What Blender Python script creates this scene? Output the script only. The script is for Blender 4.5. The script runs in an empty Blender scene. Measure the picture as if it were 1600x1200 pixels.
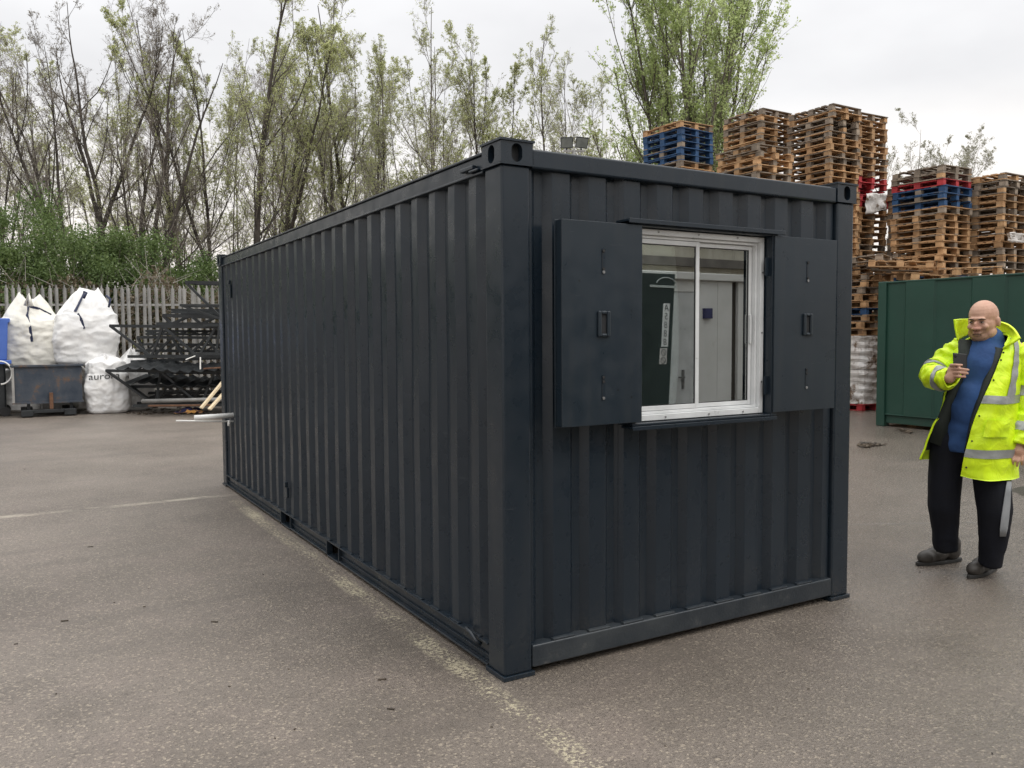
import bpy, bmesh, math, random
import numpy as np
from mathutils import Vector, Matrix, noise
from mathutils.bvhtree import BVHTree

# ------------------------------------------------------------------ camera, sky, sun, exposure
SC = bpy.context.scene
COL = SC.collection
CAM = np.array([-1.8996, -3.3076, 1.6074])
YAW, PITCH, ROLL = math.radians(30.52), math.radians(-3.245), math.radians(-0.344)
FPX = 1309.46                                   # focal length in pixels of a 1600 px wide picture
fw = np.array([math.sin(YAW)*math.cos(PITCH), math.cos(YAW)*math.cos(PITCH), math.sin(PITCH)])
rt = np.cross(fw, [0, 0, 1]); rt /= np.linalg.norm(rt); up = np.cross(rt, fw)
rt, up = rt*math.cos(ROLL)+up*math.sin(ROLL), -rt*math.sin(ROLL)+up*math.cos(ROLL)
cd = bpy.data.cameras.new('camera'); cam = bpy.data.objects.new('camera', cd); COL.objects.link(cam)
cd.sensor_width = 36; cd.lens = FPX/1600*36; cd.clip_start = .05; cd.clip_end = 600
cam.matrix_world = Matrix(((rt[0], up[0], -fw[0], CAM[0]), (rt[1], up[1], -fw[1], CAM[1]),
                           (rt[2], up[2], -fw[2], CAM[2]), (0, 0, 0, 1)))
SC.camera = cam
SUN_EL, SUN_AZ = math.radians(52), math.radians(150)     # azimuth clockwise from +y
W = bpy.data.worlds.new('World'); SC.world = W; W.use_nodes = True
nt = W.node_tree; nt.nodes.clear(); N = nt.nodes.new; LK = nt.links.new
wo = N('ShaderNodeOutputWorld'); bg = N('ShaderNodeBackground'); bg.inputs[1].default_value = .1
sky = N('ShaderNodeTexSky'); sky.sky_type = 'NISHITA'; sky.sun_disc = False
sky.sun_elevation = SUN_EL; sky.sun_rotation = SUN_AZ; sky.dust_density = 4; sky.air_density = 1.2
tc = N('ShaderNodeTexCoord'); sep = N('ShaderNodeSeparateXYZ'); LK(tc.outputs['Generated'], sep.inputs[0])
def wm(op, a, b=None, clamp=False):
    n = N('ShaderNodeMath'); n.operation = op; n.use_clamp = clamp
    for i, x in enumerate((a, b)):
        if x is None: continue
        if isinstance(x, (int, float)): n.inputs[i].default_value = x
        else: LK(x, n.inputs[i])
    return n.outputs[0]
zc = wm('MAXIMUM', sep.outputs[2], 0.0)
den = wm('ADD', zc, .22)
cx = wm('DIVIDE', sep.outputs[0], den); cy = wm('DIVIDE', sep.outputs[1], den)
cmb = N('ShaderNodeCombineXYZ'); LK(cx, cmb.inputs[0]); LK(cy, cmb.inputs[1])
cn = N('ShaderNodeTexNoise'); cn.inputs['Scale'].default_value = 1.15; cn.inputs['Detail'].default_value = 5
cn.inputs['Roughness'].default_value = .52; LK(cmb.outputs[0], cn.inputs['Vector'])
cr = N('ShaderNodeValToRGB'); LK(cn.outputs[0], cr.inputs[0])
cr.color_ramp.elements[0].position = .32; cr.color_ramp.elements[0].color = (.79, .79, .795, 1)
cr.color_ramp.elements[1].position = .68; cr.color_ramp.elements[1].color = (.98, .98, .975, 1)
gr = N('ShaderNodeValToRGB'); LK(zc, gr.inputs[0])         # overcast: warm pale at the horizon, brighter overhead
e = gr.color_ramp.elements; e[0].position = 0; e[0].color = (1.0, .92, .85, 1); e[1].position = 1; e[1].color = (1.0, 1.0, 1.0, 1)
x = gr.color_ramp.elements.new(.13); x.color = (.87, .83, .79, 1)
x = gr.color_ramp.elements.new(.26); x.color = (.62, .62, .63, 1)
x = gr.color_ramp.elements.new(.45); x.color = (.66, .66, .67, 1)
ml = N('ShaderNodeMix'); ml.data_type = 'RGBA'; ml.blend_type = 'MULTIPLY'; ml.inputs[0].default_value = 1
LK(cr.outputs[0], ml.inputs[6]); LK(gr.outputs[0], ml.inputs[7])
boost = wm('ADD', wm('MULTIPLY', wm('POWER', zc, 1.5), 14.5), 11.0)
sc_ = N('ShaderNodeVectorMath'); sc_.operation = 'SCALE'; LK(ml.outputs[2], sc_.inputs[0]); LK(boost, sc_.inputs['Scale'])
mx = N('ShaderNodeMix'); mx.data_type = 'RGBA'; mx.inputs[0].default_value = .97
LK(sky.outputs[0], mx.inputs[6]); LK(sc_.outputs[0], mx.inputs[7])
LK(mx.outputs[2], bg.inputs[0]); LK(bg.outputs[0], wo.inputs[0])
sd = bpy.data.lights.new('sun', 'SUN'); sd.energy = .7; sd.angle = math.radians(35); sd.color = (1, .96, .9)
so = bpy.data.objects.new('sun', sd); COL.objects.link(so)
dv = Vector((math.sin(SUN_AZ)*math.cos(SUN_EL), math.cos(SUN_AZ)*math.cos(SUN_EL), math.sin(SUN_EL)))
so.rotation_euler = dv.to_track_quat('Z', 'Y').to_euler(); so.location = dv*40
SC.view_settings.view_transform = 'Standard'; SC.view_settings.look = 'None'
SC.view_settings.exposure = 0.35; SC.view_settings.gamma = 1; SC.view_settings.use_curve_mapping = False
SC.cycles.max_bounces = 5; SC.cycles.transparent_max_bounces = 12
SC.cycles.use_denoising = True

# ------------------------------------------------------------------ helpers
random.seed(7); RNG = np.random.default_rng(11)
def ray(px, py): return fw + rt*(px-800)/FPX + up*(600-py)/FPX
def dep(px, py, d): return CAM + ray(px, py)*d              # a point d metres deep along the view
def gnd(px, py):
    r = ray(px, py); return CAM + r*(-CAM[2]/r[2])

def tag(o, label=None, cat=None, group=None, kind=None):
    if label: o['label'] = label
    if cat: o['category'] = cat
    if group: o['group'] = group
    if kind: o['kind'] = kind
    return o
OFF = {}
def empty(name, loc, rz=0):
    o = bpy.data.objects.new(name, None); COL.objects.link(o); o.location = loc; o.rotation_euler = (0, 0, rz)
    o.empty_display_size = .1; OFF[o.name] = np.array(loc, float); return o
def link(name, me, parent=None):
    o = bpy.data.objects.new(name, me); COL.objects.link(o)
    if parent is not None: o.parent = parent
    OFF[o.name] = OFF.get(parent.name, np.zeros(3)) if parent is not None else np.zeros(3)
    return o
class MB:
    def __init__(s): s.v = []; s.f = []; s.m = []
    def add(s, vs, fs, mi=0):
        b = len(s.v); s.v += [tuple(map(float, p)) for p in vs]; s.f += [tuple(i+b for i in f) for f in fs]; s.m += [mi]*len(fs)
        return s
    def box(s, x0, x1, y0, y1, z0, z1, mi=0):
        return s.add([(x0,y0,z0),(x1,y0,z0),(x1,y1,z0),(x0,y1,z0),(x0,y0,z1),(x1,y0,z1),(x1,y1,z1),(x0,y1,z1)],
                     [(0,3,2,1),(4,5,6,7),(0,1,5,4),(1,2,6,5),(2,3,7,6),(3,0,4,7)], mi)
    def bar(s, p0, p1, w, h, upv=(0,0,1), mi=0):
        p0 = np.array(p0, float); p1 = np.array(p1, float); d = p1-p0; d /= np.linalg.norm(d)+1e-9
        u_ = np.array(upv, float)
        if abs(d@u_) > .97: u_ = np.array((0,1,0.))
        a = np.cross(d, u_); a /= np.linalg.norm(a); b = np.cross(a, d)
        vs = [p+a*i*w/2+b*j*h/2 for p in (p0, p1) for i, j in ((-1,-1),(1,-1),(1,1),(-1,1))]
        return s.add(vs, [(0,3,2,1),(4,5,6,7),(0,1,5,4),(1,2,6,5),(2,3,7,6),(3,0,4,7)], mi)
    def tube(s, pts, r, n=8, mi=0, cap=True):
        pts = [np.array(p, float) for p in pts]; rr = r if isinstance(r, (list, tuple)) else [r]*len(pts)
        vs = []; a = None
        for i, p in enumerate(pts):
            d = pts[min(i+1, len(pts)-1)]-pts[max(i-1, 0)]; d /= np.linalg.norm(d)+1e-9
            if a is None:
                a = np.cross(d, (0,0,1.)) if abs(d[2]) < .95 else np.cross(d, (0,1.,0))
            a = a-d*(a@d); a /= np.linalg.norm(a)+1e-9; b = np.cross(d, a)
            vs += [p+rr[i]*(a*math.cos(k*2*math.pi/n)+b*math.sin(k*2*math.pi/n)) for k in range(n)]
        fs = [(i*n+k, i*n+(k+1) % n, (i+1)*n+(k+1) % n, (i+1)*n+k) for i in range(len(pts)-1) for k in range(n)]
        if cap: fs += [tuple(range(n-1, -1, -1)), tuple((len(pts)-1)*n+k for k in range(n))]
        return s.add(vs, fs, mi)
    def ell(s, c, r, R=None, nu=14, nv=9, mi=0):
        vs = [(0,0,-1)]+[(math.cos(u)*math.sin(v), math.sin(u)*math.sin(v), -math.cos(v)) for v in [math.pi*j/nv for j in range(1, nv)]
              for u in [2*math.pi*k/nu for k in range(nu)]]+[(0,0,1)]
        V = np.array(vs)*np.array(r)
        if R is not None: V = V@np.array(R).T
        V = V+np.array(c)
        fs = [(0, 1+(k+1) % nu, 1+k) for k in range(nu)]
        fs += [(1+j*nu+k, 1+j*nu+(k+1) % nu, 1+(j+1)*nu+(k+1) % nu, 1+(j+1)*nu+k) for j in range(nv-2) for k in range(nu)]
        L = len(vs)-1; fs += [(L, 1+(nv-2)*nu+k, 1+(nv-2)*nu+(k+1) % nu) for k in range(nu)]
        return s.add(V, fs, mi)
    def cone(s, p0, p1, r0, r1, n=12):           # rounded cone: tube plus two ball ends
        s.tube([p0, p1], [r0, r1], n); s.ell(p0, (r0,)*3, nu=n); s.ell(p1, (r1,)*3, nu=n); return s
    def mesh(s, name, mats, off=(0,0,0), smooth=False):
        me = bpy.data.meshes.new(name)
        V = np.array(s.v)-np.array(off) if s.v else np.zeros((0,3))
        me.from_pydata(V.tolist(), [], s.f)
        for m in (mats if isinstance(mats, (list, tuple)) else [mats]): me.materials.append(m)
        if any(s.m): me.polygons.foreach_set('material_index', s.m)
        if smooth: me.polygons.foreach_set('use_smooth', [True]*len(me.polygons))
        me.update(); return me
    def build(s, name, mats, parent=None, smooth=False, bevel=0, seg=2):
        off = OFF.get(parent.name, np.zeros(3)) if parent is not None else np.zeros(3)
        o = link(name, s.mesh(name, mats, off, smooth), parent)
        if bevel:
            b = o.modifiers.new('bevel', 'BEVEL'); b.width = bevel; b.segments = seg; b.limit_method = 'ANGLE'; b.angle_limit = .6
        return o
def npmesh(name, V, Fq, mats, mi=None, smooth=False):         # fast mesh from arrays; Fq (n,k)
    me = bpy.data.meshes.new(name); n, k = Fq.shape
    me.vertices.add(len(V)); me.vertices.foreach_set('co', np.asarray(V, np.float32).ravel())
    me.loops.add(n*k); me.loops.foreach_set('vertex_index', Fq.astype(np.int32).ravel())
    me.polygons.add(n); me.polygons.foreach_set('loop_start', np.arange(0, n*k, k, dtype=np.int32))
    for m in (mats if isinstance(mats, (list, tuple)) else [mats]): me.materials.append(m)
    if mi is not None: me.polygons.foreach_set('material_index', np.asarray(mi, np.int32))
    if smooth: me.polygons.foreach_set('use_smooth', np.ones(n, bool))
    me.update(calc_edges=True); return me

# ------------------------------------------------------------------ materials
def newmat(name):
    m = bpy.data.materials.new(name); m.use_nodes = True; t = m.node_tree
    return m, t, t.nodes['Principled BSDF']
def nd(t, typ, ins=None, **kw):
    n = t.nodes.new('ShaderNode'+typ)
    for k, v in kw.items(): setattr(n, k, v)
    for k, v in (ins or {}).items():
        if isinstance(v, bpy.types.NodeSocket): t.links.new(v, n.inputs[k])
        else: n.inputs[k].default_value = v
    return n
def c4(c): return (c[0], c[1], c[2], 1)
def ramp(t, fac, stops):
    r = nd(t, 'ValToRGB', {0: fac}); el = r.color_ramp.elements
    while len(el) < len(stops): el.new(.5)
    for e_, (p, c) in zip(el, stops): e_.position = p; e_.color = c4(c) if len(c) == 3 else c
    return r.outputs[0]
def mixc(t, f, a, b, blend='MIX'):
    n = nd(t, 'Mix', data_type='RGBA', blend_type=blend)
    for k, v in ((0, f), (6, a), (7, b)):
        if isinstance(v, bpy.types.NodeSocket): t.links.new(v, n.inputs[k])
        else: n.inputs[k].default_value = c4(v) if isinstance(v, tuple) and len(v) == 3 else v
    return n.outputs[2]
def mth(t, op, a, b=0.0, clamp=False):
    return nd(t, 'Math', {0: a, 1: b}, operation=op, use_clamp=clamp).outputs[0]
def mat(name, c1, c2=None, scale=6, rough=.6, rvar=.12, metal=0, bump=0, bscale=40, spec=.5, rnd=0, lo=.35, hi=.65,
        stretch=None, c3=None, scale3=2, lo3=.58, hi3=.68, coat=0):
    m, t, b = newmat(name)
    co = nd(t, 'TexCoord').outputs['Object']
    if rnd:
        oi = nd(t, 'ObjectInfo')
        co = nd(t, 'VectorMath', {0: co, 1: nd(t, 'VectorMath', {0: oi.outputs['Random'], 'Scale': 37.0}, operation='SCALE').outputs[0]}, operation='ADD').outputs[0]
    if stretch: co = nd(t, 'Mapping', {0: co, 3: stretch}).outputs[0]
    n1 = nd(t, 'TexNoise', {'Vector': co, 'Scale': scale, 'Detail': 6, 'Roughness': .6}).outputs[0]
    col = ramp(t, n1, [(lo, c1), (hi, c2 or c1)])
    if c3:
        n3 = nd(t, 'TexNoise', {'Vector': co, 'Scale': scale3, 'Detail': 8, 'Roughness': .7}).outputs[0]
        col = mixc(t, ramp(t, n3, [(lo3, (0,0,0)), (hi3, (1,1,1))]), col, c3)
    if rnd:
        g = mth(t, 'MULTIPLY_ADD', oi.outputs['Random'], 2*rnd); t.nodes[-1].inputs[2].default_value = 1-rnd
        hs = nd(t, 'HueSaturation', {'Value': g, 'Color': col}); col = hs.outputs[0]
    t.links.new(col, b.inputs['Base Color'])
    b.inputs['Metallic'].default_value = metal; b.inputs['Specular IOR Level'].default_value = spec
    b.inputs['Coat Weight'].default_value = coat
    rr = nd(t, 'MapRange', {0: n1, 1: .3, 2: .7, 3: max(.03, rough-rvar), 4: min(1, rough+rvar)}).outputs[0]
    t.links.new(rr, b.inputs['Roughness'])
    if bump:
        bn = nd(t, 'TexNoise', {'Vector': co, 'Scale': bscale, 'Detail': 4}).outputs[0]
        bp = nd(t, 'Bump', {'Strength': min(1, bump), 'Distance': .01, 'Height': bn}); t.links.new(bp.outputs[0], b.inputs['Normal'])
    return m

def paint_mat(name, base, rough=.33, spots=True, grime=(.07,.065,.055)):
    m, t, b = newmat(name)
    co = nd(t, 'TexCoord').outputs['Object']
    big = nd(t, 'TexNoise', {'Vector': co, 'Scale': 1.3, 'Detail': 4}).outputs[0]
    streak = nd(t, 'TexNoise', {'Vector': nd(t, 'Mapping', {0: co, 3: (9, 9, .55)}).outputs[0], 'Scale': 1.6, 'Detail': 6}).outputs[0]
    col = ramp(t, big, [(.3, tuple(x*.9 for x in base)), (.7, tuple(x*1.12 for x in base))])
    col = mixc(t, mth(t, 'MULTIPLY', ramp(t, streak, [(.5, (0,0,0)), (.78, (1,1,1))]), .10), col, grime)
    chip = nd(t, 'TexNoise', {'Vector': co, 'Scale': 26, 'Detail': 8, 'Roughness': .75}).outputs[0]
    col = mixc(t, ramp(t, chip, [(.765, (0,0,0)), (.78, (1,1,1))]), col, (.1, .085, .07))
    if spots:
        vo = nd(t, 'TexVoronoi', {'Vector': co, 'Scale': 13, 'Randomness': 1.0})
        sp = mth(t, 'MULTIPLY', mth(t, 'LESS_THAN', vo.outputs['Distance'], .075), mth(t, 'GREATER_THAN', nd(t, 'SeparateColor', {0: vo.outputs['Color']}).outputs[0], .72))
        col = mixc(t, mth(t, 'MULTIPLY', sp, .8), col, (.006, .006, .007))
    zz = nd(t, 'SeparateXYZ', {0: co}).outputs[2]                     # mud splashed up from the yard
    low = nd(t, 'MapRange', {0: zz, 1: .55, 2: .0, 3: 0, 4: 1}).outputs[0]
    sp1 = nd(t, 'TexNoise', {'Vector': co, 'Scale': 55, 'Detail': 6, 'Roughness': .8}).outputs[0]
    sp2 = nd(t, 'TexNoise', {'Vector': co, 'Scale': 4, 'Detail': 4}).outputs[0]
    mud = ramp(t, mth(t, 'ADD', mth(t, 'MULTIPLY', sp1, .6), mth(t, 'MULTIPLY', sp2, .4)), [(.50, (0,0,0)), (.66, (1,1,1))])
    col = mixc(t, mth(t, 'MULTIPLY', mth(t, 'MULTIPLY', mud, mth(t, 'POWER', low, 1.6)), .45), col, (.085, .076, .066))
    sc1 = nd(t, 'TexNoise', {'Vector': nd(t, 'Mapping', {0: co, 2: (0, .5, 0), 3: (3, 3, 40)}).outputs[0], 'Scale': 2.2, 'Detail': 3}).outputs[0]
    col = mixc(t, mth(t, 'MULTIPLY', ramp(t, sc1, [(.715, (0,0,0)), (.73, (1,1,1))]), .14), col, (.11, .115, .12))
    t.links.new(col, b.inputs['Base Color'])
    fine = nd(t, 'TexNoise', {'Vector': co, 'Scale': 9, 'Detail': 6}).outputs[0]
    t.links.new(nd(t, 'MapRange', {0: fine, 1: .3, 2: .7, 3: rough-.07, 4: rough+.12}).outputs[0], b.inputs['Roughness'])
    b.inputs['Specular IOR Level'].default_value = .42
    h = nd(t, 'TexNoise', {'Vector': co, 'Scale': 3.2, 'Detail': 2}).outputs[0]
    h2 = nd(t, 'TexNoise', {'Vector': co, 'Scale': 160, 'Detail': 2}).outputs[0]
    hh = mth(t, 'ADD', h, mth(t, 'MULTIPLY', h2, .03))
    bp = nd(t, 'Bump', {'Strength': .22, 'Distance': .012, 'Height': hh}); t.links.new(bp.outputs[0], b.inputs['Normal'])
    return m

M = {}
M['paint'] = paint_mat('anthracite paint', (.0095, .0162, .0242), .29)
M['paint_s'] = paint_mat('anthracite shutter paint', (.0130, .0205, .0285), .33)
M['scuff'] = mat('scuffed rail paint', (.014,.020,.027), (.036,.042,.047), 3.5, .4, .12, 0, .2, 60, c3=(.085,.085,.082), scale3=7, lo3=.60, hi3=.78)
M['recess_dark'] = mat('dark recess', (.008,.009,.011), (.014,.015,.017), rough=.7)  # dark tone stands in for the shade inside holes and slots
M['green'] = paint_mat('dark green paint', (.014, .052, .036), .42, False, (.03,.06,.05))
M['alu'] = mat('white aluminium', (.62,.63,.63), (.74,.75,.75), 5, .32, .06, .15)
M['rubber'] = mat('black rubber', (.012,.012,.013), (.02,.02,.02), 20, .7)
M['bolt'] = mat('zinc bolt', (.25,.25,.25), (.4,.4,.4), 30, .35, .1, .8)
M['galv'] = mat('galvanised steel', (.25,.245,.235), (.37,.36,.34), 3, .55, .1, .35, .1, 30, rnd=.14, c3=(.22,.17,.12), scale3=5, lo3=.64, hi3=.72)
M['black_steel'] = mat('black painted steel', (.012,.014,.016), (.03,.034,.036), 5, .5, .12, .1, .1, 40, rnd=.2, c3=(.09,.045,.025), scale3=7, lo3=.66, hi3=.74)
M['rust'] = mat('rusty steel', (.10,.045,.025), (.17,.09,.05), 9, .85, .1)
M['skip'] = mat('worn blue-grey steel', (.03,.042,.062), (.07,.08,.095), 3.2, .55, .15, .2, .3, 18, c3=(.15,.085,.045), scale3=3.4, lo3=.54, hi3=.66)
M['bag'] = mat('white woven bag', (.70,.70,.70), (.80,.79,.77), 3, .62, .1, 0, .5, 14)
M['bag_cream'] = mat('cream woven bag', (.66,.64,.57), (.76,.74,.68), 3, .62, .1, 0, .5, 14)
M['strap'] = mat('navy webbing', (.012,.018,.05), (.02,.028,.07), 30, .7)
M['blue_pl'] = mat('blue plastic', (.05,.12,.42), (.07,.15,.48), 3, .45)
M['timber'] = mat('pale timber', (.62,.5,.32), (.72,.6,.42), 8, .7, stretch=(1,1,6))
M['pvc'] = mat('white pvc', (.78,.77,.73), (.83,.82,.79), 4, .35)
M['rag'] = mat('orange and navy rag', (.012,.012,.05), (.55,.28,.08), 6, .9, lo=.5, hi=.55)
M['wood'] = mat('pallet wood', (.31,.17,.078), (.50,.315,.165), 5, .85, .08, 0, .4, 60, rnd=.32, stretch=(1,1,1), c3=(.10,.085,.07), scale3=2.2, lo3=.55, hi3=.75)
M['wood_grey'] = mat('weathered pallet wood', (.15,.12,.095), (.29,.235,.18), 5, .88, .08, 0, .4, 60, rnd=.3)
M['wood_blue'] = mat('blue pallet paint', (.012,.045,.115), (.02,.075,.18), 4, .7, .1, 0, .3, 50, rnd=.2, c3=(.12,.11,.1), scale3=4, lo3=.6, hi3=.72)
M['wood_red'] = mat('red pallet paint', (.28,.016,.022), (.42,.035,.04), 4, .7, .1, 0, .3, 50, rnd=.2)
M['film'] = mat('crumpled wrap film', (.52,.49,.46), (.74,.72,.70), 3, .3, .1, 0, 1, 9, c3=(.16,.11,.07), scale3=2.6, lo3=.53, hi3=.60)
M['bark_d'] = mat('dark bark', (.036,.030,.025), (.075,.062,.050), 6, .95, .04, 0, .5, 20)
M['bark_g'] = mat('grey bark', (.07,.06,.05), (.13,.11,.095), 6, .95, .04, 0, .5, 20)
M['twig'] = mat('brown twig', (.15,.128,.108), (.24,.205,.175), 3, .95, .04)  # twig tones lightened to imitate glare from the bright sky
M['twig_p'] = mat('pale twig', (.26,.235,.21), (.36,.33,.30), 3, .95, .04)
def leafmat(name, a, b_, tr=.35):
    m, t, b = newmat(name)
    co = nd(t, 'TexCoord').outputs['Object']
    n1 = nd(t, 'TexNoise', {'Vector': co, 'Scale': 1.1, 'Detail': 5, 'Roughness': .7}).outputs[0]
    n2 = nd(t, 'TexNoise', {'Vector': co, 'Scale': 14, 'Detail': 2}).outputs[0]
    col = ramp(t, mth(t, 'ADD', mth(t, 'MULTIPLY', n1, .55), mth(t, 'MULTIPLY', n2, .45)), [(.36, a), (.64, b_)])
    t.links.new(col, b.inputs['Base Color']); b.inputs['Roughness'].default_value = .6
    tl = nd(t, 'BsdfTranslucent', {0: col}); ms = nd(t, 'MixShader', {0: tr, 1: b.outputs[0], 2: tl.outputs[0]})
    t.links.new(ms.outputs[0], t.nodes['Material Output'].inputs[0]); return m
M['leaf_y'] = leafmat('spring leaf', (.36,.39,.18), (.56,.58,.30), .72)  # leaf tones lightened too, standing in for glare
M['leaf_p'] = leafmat('poplar leaf', (.38,.46,.19), (.60,.68,.34), .72)
M['leaf_b'] = leafmat('bush leaf', (.065,.115,.035), (.20,.27,.09))
M['leaf_br'] = leafmat('bramble leaf', (.10,.075,.05), (.22,.18,.11))
M['leaf_pp'] = leafmat('pale far leaf', (.28,.28,.20), (.40,.40,.29), .5)
M['leaf_g'] = leafmat('grey bud', (.26,.24,.20), (.36,.34,.28))

# ------------------------------------------------------------------ ground
m, t, b = newmat('wet worn tarmac'); P = nd(t, 'NewGeometry').outputs['Position']
sx = nd(t, 'SeparateXYZ', {0: P}); X_, Y_ = sx.outputs[0], sx.outputs[1]
def nz(scale, det=5, ro=.55, vec=P, off=0.0):
    return nd(t, 'TexNoise', {'Vector': nd(t, 'Mapping', {0: vec, 1: (off, off*.7, 0)}).outputs[0], 'Scale': scale, 'Detail': det, 'Roughness': ro}).outputs[0]
col = ramp(t, nz(.55, 6), [(.34, (.122,.103,.085)), (.66, (.185,.158,.134))])
col = mixc(t, ramp(t, nz(1.6, 6, .6, P, 9.), [(.48, (0,0,0)), (.75, (.55,.55,.55))]), col, (.215,.175,.152))
col = mixc(t, ramp(t, nz(.9, 8, .7, P, 21.), [(.52, (0,0,0)), (.70, (.75,.75,.75))]), col, (.098,.082,.068))
vo = nd(t, 'TexVoronoi', {'Vector': P, 'Scale': 105.0}); vc = nd(t, 'SeparateColor', {0: vo.outputs['Color']}).outputs[0]
col = mixc(t, mth(t, 'MULTIPLY', ramp(t, vc, [(.0, (1,1,1)), (.34, (0,0,0))]), .5), col, (.055,.047,.039))
col = mixc(t, mth(t, 'MULTIPLY', ramp(t, vc, [(.84, (0,0,0)), (.97, (1,1,1))]), .5), col, (.42,.36,.28))
fine = nz(260, 3, .7)
col = mixc(t, .42, col, ramp(t, fine, [(.36, (.35,.35,.35)), (.64, (1.55,1.5,1.45))]), 'MULTIPLY')
def band(coord, centre, half, wob=.02, ns=6.0, noff=3.):
    w = mth(t, 'MULTIPLY', mth(t, 'SUBTRACT', nz(ns, 4, .6, P, noff), .5), wob*4)
    d = mth(t, 'ABSOLUTE', mth(t, 'SUBTRACT', mth(t, 'ADD', coord, w), centre))
    return mth(t, 'SUBTRACT', 1.0, mth(t, 'DIVIDE', d, half), True)
tyre = nd(t, 'TexNoise', {'Vector': nd(t, 'Mapping', {0: P, 2: (0, 0, .35), 3: (.25, 2.2, 1)}).outputs[0], 'Scale': .9, 'Detail': 5, 'Roughness': .6}).outputs[0]
col = mixc(t, ramp(t, tyre, [(.56, (0,0,0)), (.70, (.45,.45,.45))]), col, (.10,.085,.072))
oil = nd(t, 'TexVoronoi', {'Vector': P, 'Scale': .42}); oz = mth(t, 'ADD', oil.outputs['Distance'], mth(t, 'MULTIPLY', nz(5, 4, .6, P, 8.), .25))
col = mixc(t, ramp(t, oz, [(.20, (.55,.55,.55)), (.27, (0,0,0))]), col, (.085,.072,.06))
# worn road line beside the cabin
ln = band(X_, -.10, .075, .014, 3.)
yl = mth(t, 'MULTIPLY', mth(t, 'GREATER_THAN', Y_, -2.3), mth(t, 'LESS_THAN', Y_, 5.2))
wear = ramp(t, mth(t, 'ADD', mth(t, 'MULTIPLY', nz(2.2, 4, .6, P, 5.), .34), mth(t, 'MULTIPLY', nz(48, 4, .7, P, 2.), .66)), [(.505, (0,0,0)), (.56, (1,1,1))])
lm = mth(t, 'MULTIPLY', mth(t, 'MULTIPLY', mth(t, 'MULTIPLY', ramp(t, ln, [(.0, (0,0,0)), (.5, (1,1,1))]), yl), wear), .8)
col = mixc(t, lm, col, (.50,.445,.31))
# day joints in the surfacing: one across the far left, one crossing behind the person
def joint(coord, c, lo_coord, lo_v, sign, pale, w1=.055):
    global col
    j = band(coord, c, w1, .03, 1.7, c); side = mth(t, 'LESS_THAN' if sign < 0 else 'GREATER_THAN', lo_coord, lo_v)
    k = mth(t, 'MULTIPLY', mth(t, 'MULTIPLY', ramp(t, j, [(.1, (0,0,0)), (.6, (1,1,1))]), side), ramp(t, nz(2.6, 6, .7, P, c*3), [(.37, (0,0,0)), (.56, (.85,.85,.85))]))
    col = mixc(t, k, col, pale)
    j2 = band(coord, c-.015, .014, .03, 1.7, c)
    col = mixc(t, mth(t, 'MULTIPLY', mth(t, 'MULTIPLY', ramp(t, j2, [(.2, (0,0,0)), (.7, (.8,.8,.8))]), side), ramp(t, nz(3.3, 6, .7, P, c*2), [(.46, (0,0,0)), (.56, (1,1,1))])), col, (.03,.027,.024))
joint(Y_, 5.52, X_, 0.05, -1, (.44,.39,.31), .075)
diag = mth(t, 'ADD', mth(t, 'MULTIPLY', X_, .46), mth(t, 'MULTIPLY', Y_, .888))
joint(diag, 3.03, X_, 2.6, 1, (.22,.2,.18), .03)
# puddle and damp
px_ = mth(t, 'ADD', mth(t, 'POWER', mth(t, 'MULTIPLY', mth(t, 'SUBTRACT', X_, 7.15), 1.5), 2.0), mth(t, 'POWER', mth(t, 'MULTIPLY', mth(t, 'SUBTRACT', Y_, 1.15), 2.2), 2.0))
pud = ramp(t, mth(t, 'ADD', mth(t, 'SUBTRACT', 1.0, px_), mth(t, 'MULTIPLY', nz(3, 4, .6, P, 4.), .9)), [(.80, (0,0,0)), (.88, (1,1,1))])
damp = ramp(t, mth(t, 'ADD', nz(.42, 5, .6, P, 31.), mth(t, 'MULTIPLY', mth(t, 'SUBTRACT', mth(t, 'MULTIPLY', X_, .06), mth(t, 'MULTIPLY', Y_, .035)), 1.0)), [(.40, (0,0,0)), (.68, (1,1,1))])
col = mixc(t, mth(t, 'MULTIPLY', pud, .55), col, (.07,.062,.055))
col = mixc(t, mth(t, 'MULTIPLY', damp, .28), col, (.10,.088,.075))
t.links.new(col, b.inputs['Base Color'])
ro = nd(t, 'MapRange', {0: damp, 1: 0, 2: 1, 3: .50, 4: .24}).outputs[0]
ro = mth(t, 'ADD', ro, mth(t, 'MULTIPLY', mth(t, 'SUBTRACT', nz(60, 3), .5), .35))
ro = nd(t, 'Mix', {0: pud, 2: ro, 3: .06}).outputs[0]
t.links.new(ro, b.inputs['Roughness']); b.inputs['Specular IOR Level'].default_value = .5
hh = mth(t, 'ADD', mth(t, 'MULTIPLY', vo.outputs['Distance'], .7), mth(t, 'MULTIPLY', nz(240, 3, .7), .6))
hs = nd(t, 'Mix', {0: pud, 2: .55, 3: .02}).outputs[0]
bp = nd(t, 'Bump', {'Strength': hs, 'Distance': .006, 'Height': hh})
bp2 = nd(t, 'Bump', {'Strength': .25, 'Distance': .05, 'Height': nz(1.4, 4), 'Normal': bp.outputs[0]})
t.links.new(bp2.outputs[0], b.inputs['Normal']); M['ground'] = m
n = 24; xs = np.linspace(-150, 200, n); ys = np.linspace(-120, 230, n)
V = np.array([(x, y, 0) for y in ys for x in xs]); Fq = np.array([(j*n+i, j*n+i+1, (j+1)*n+i+1, (j+1)*n+i) for j in range(n-1) for i in range(n-1)])
tag(link('ground', npmesh('ground', V, Fq, M['ground'])), kind='structure')

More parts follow.
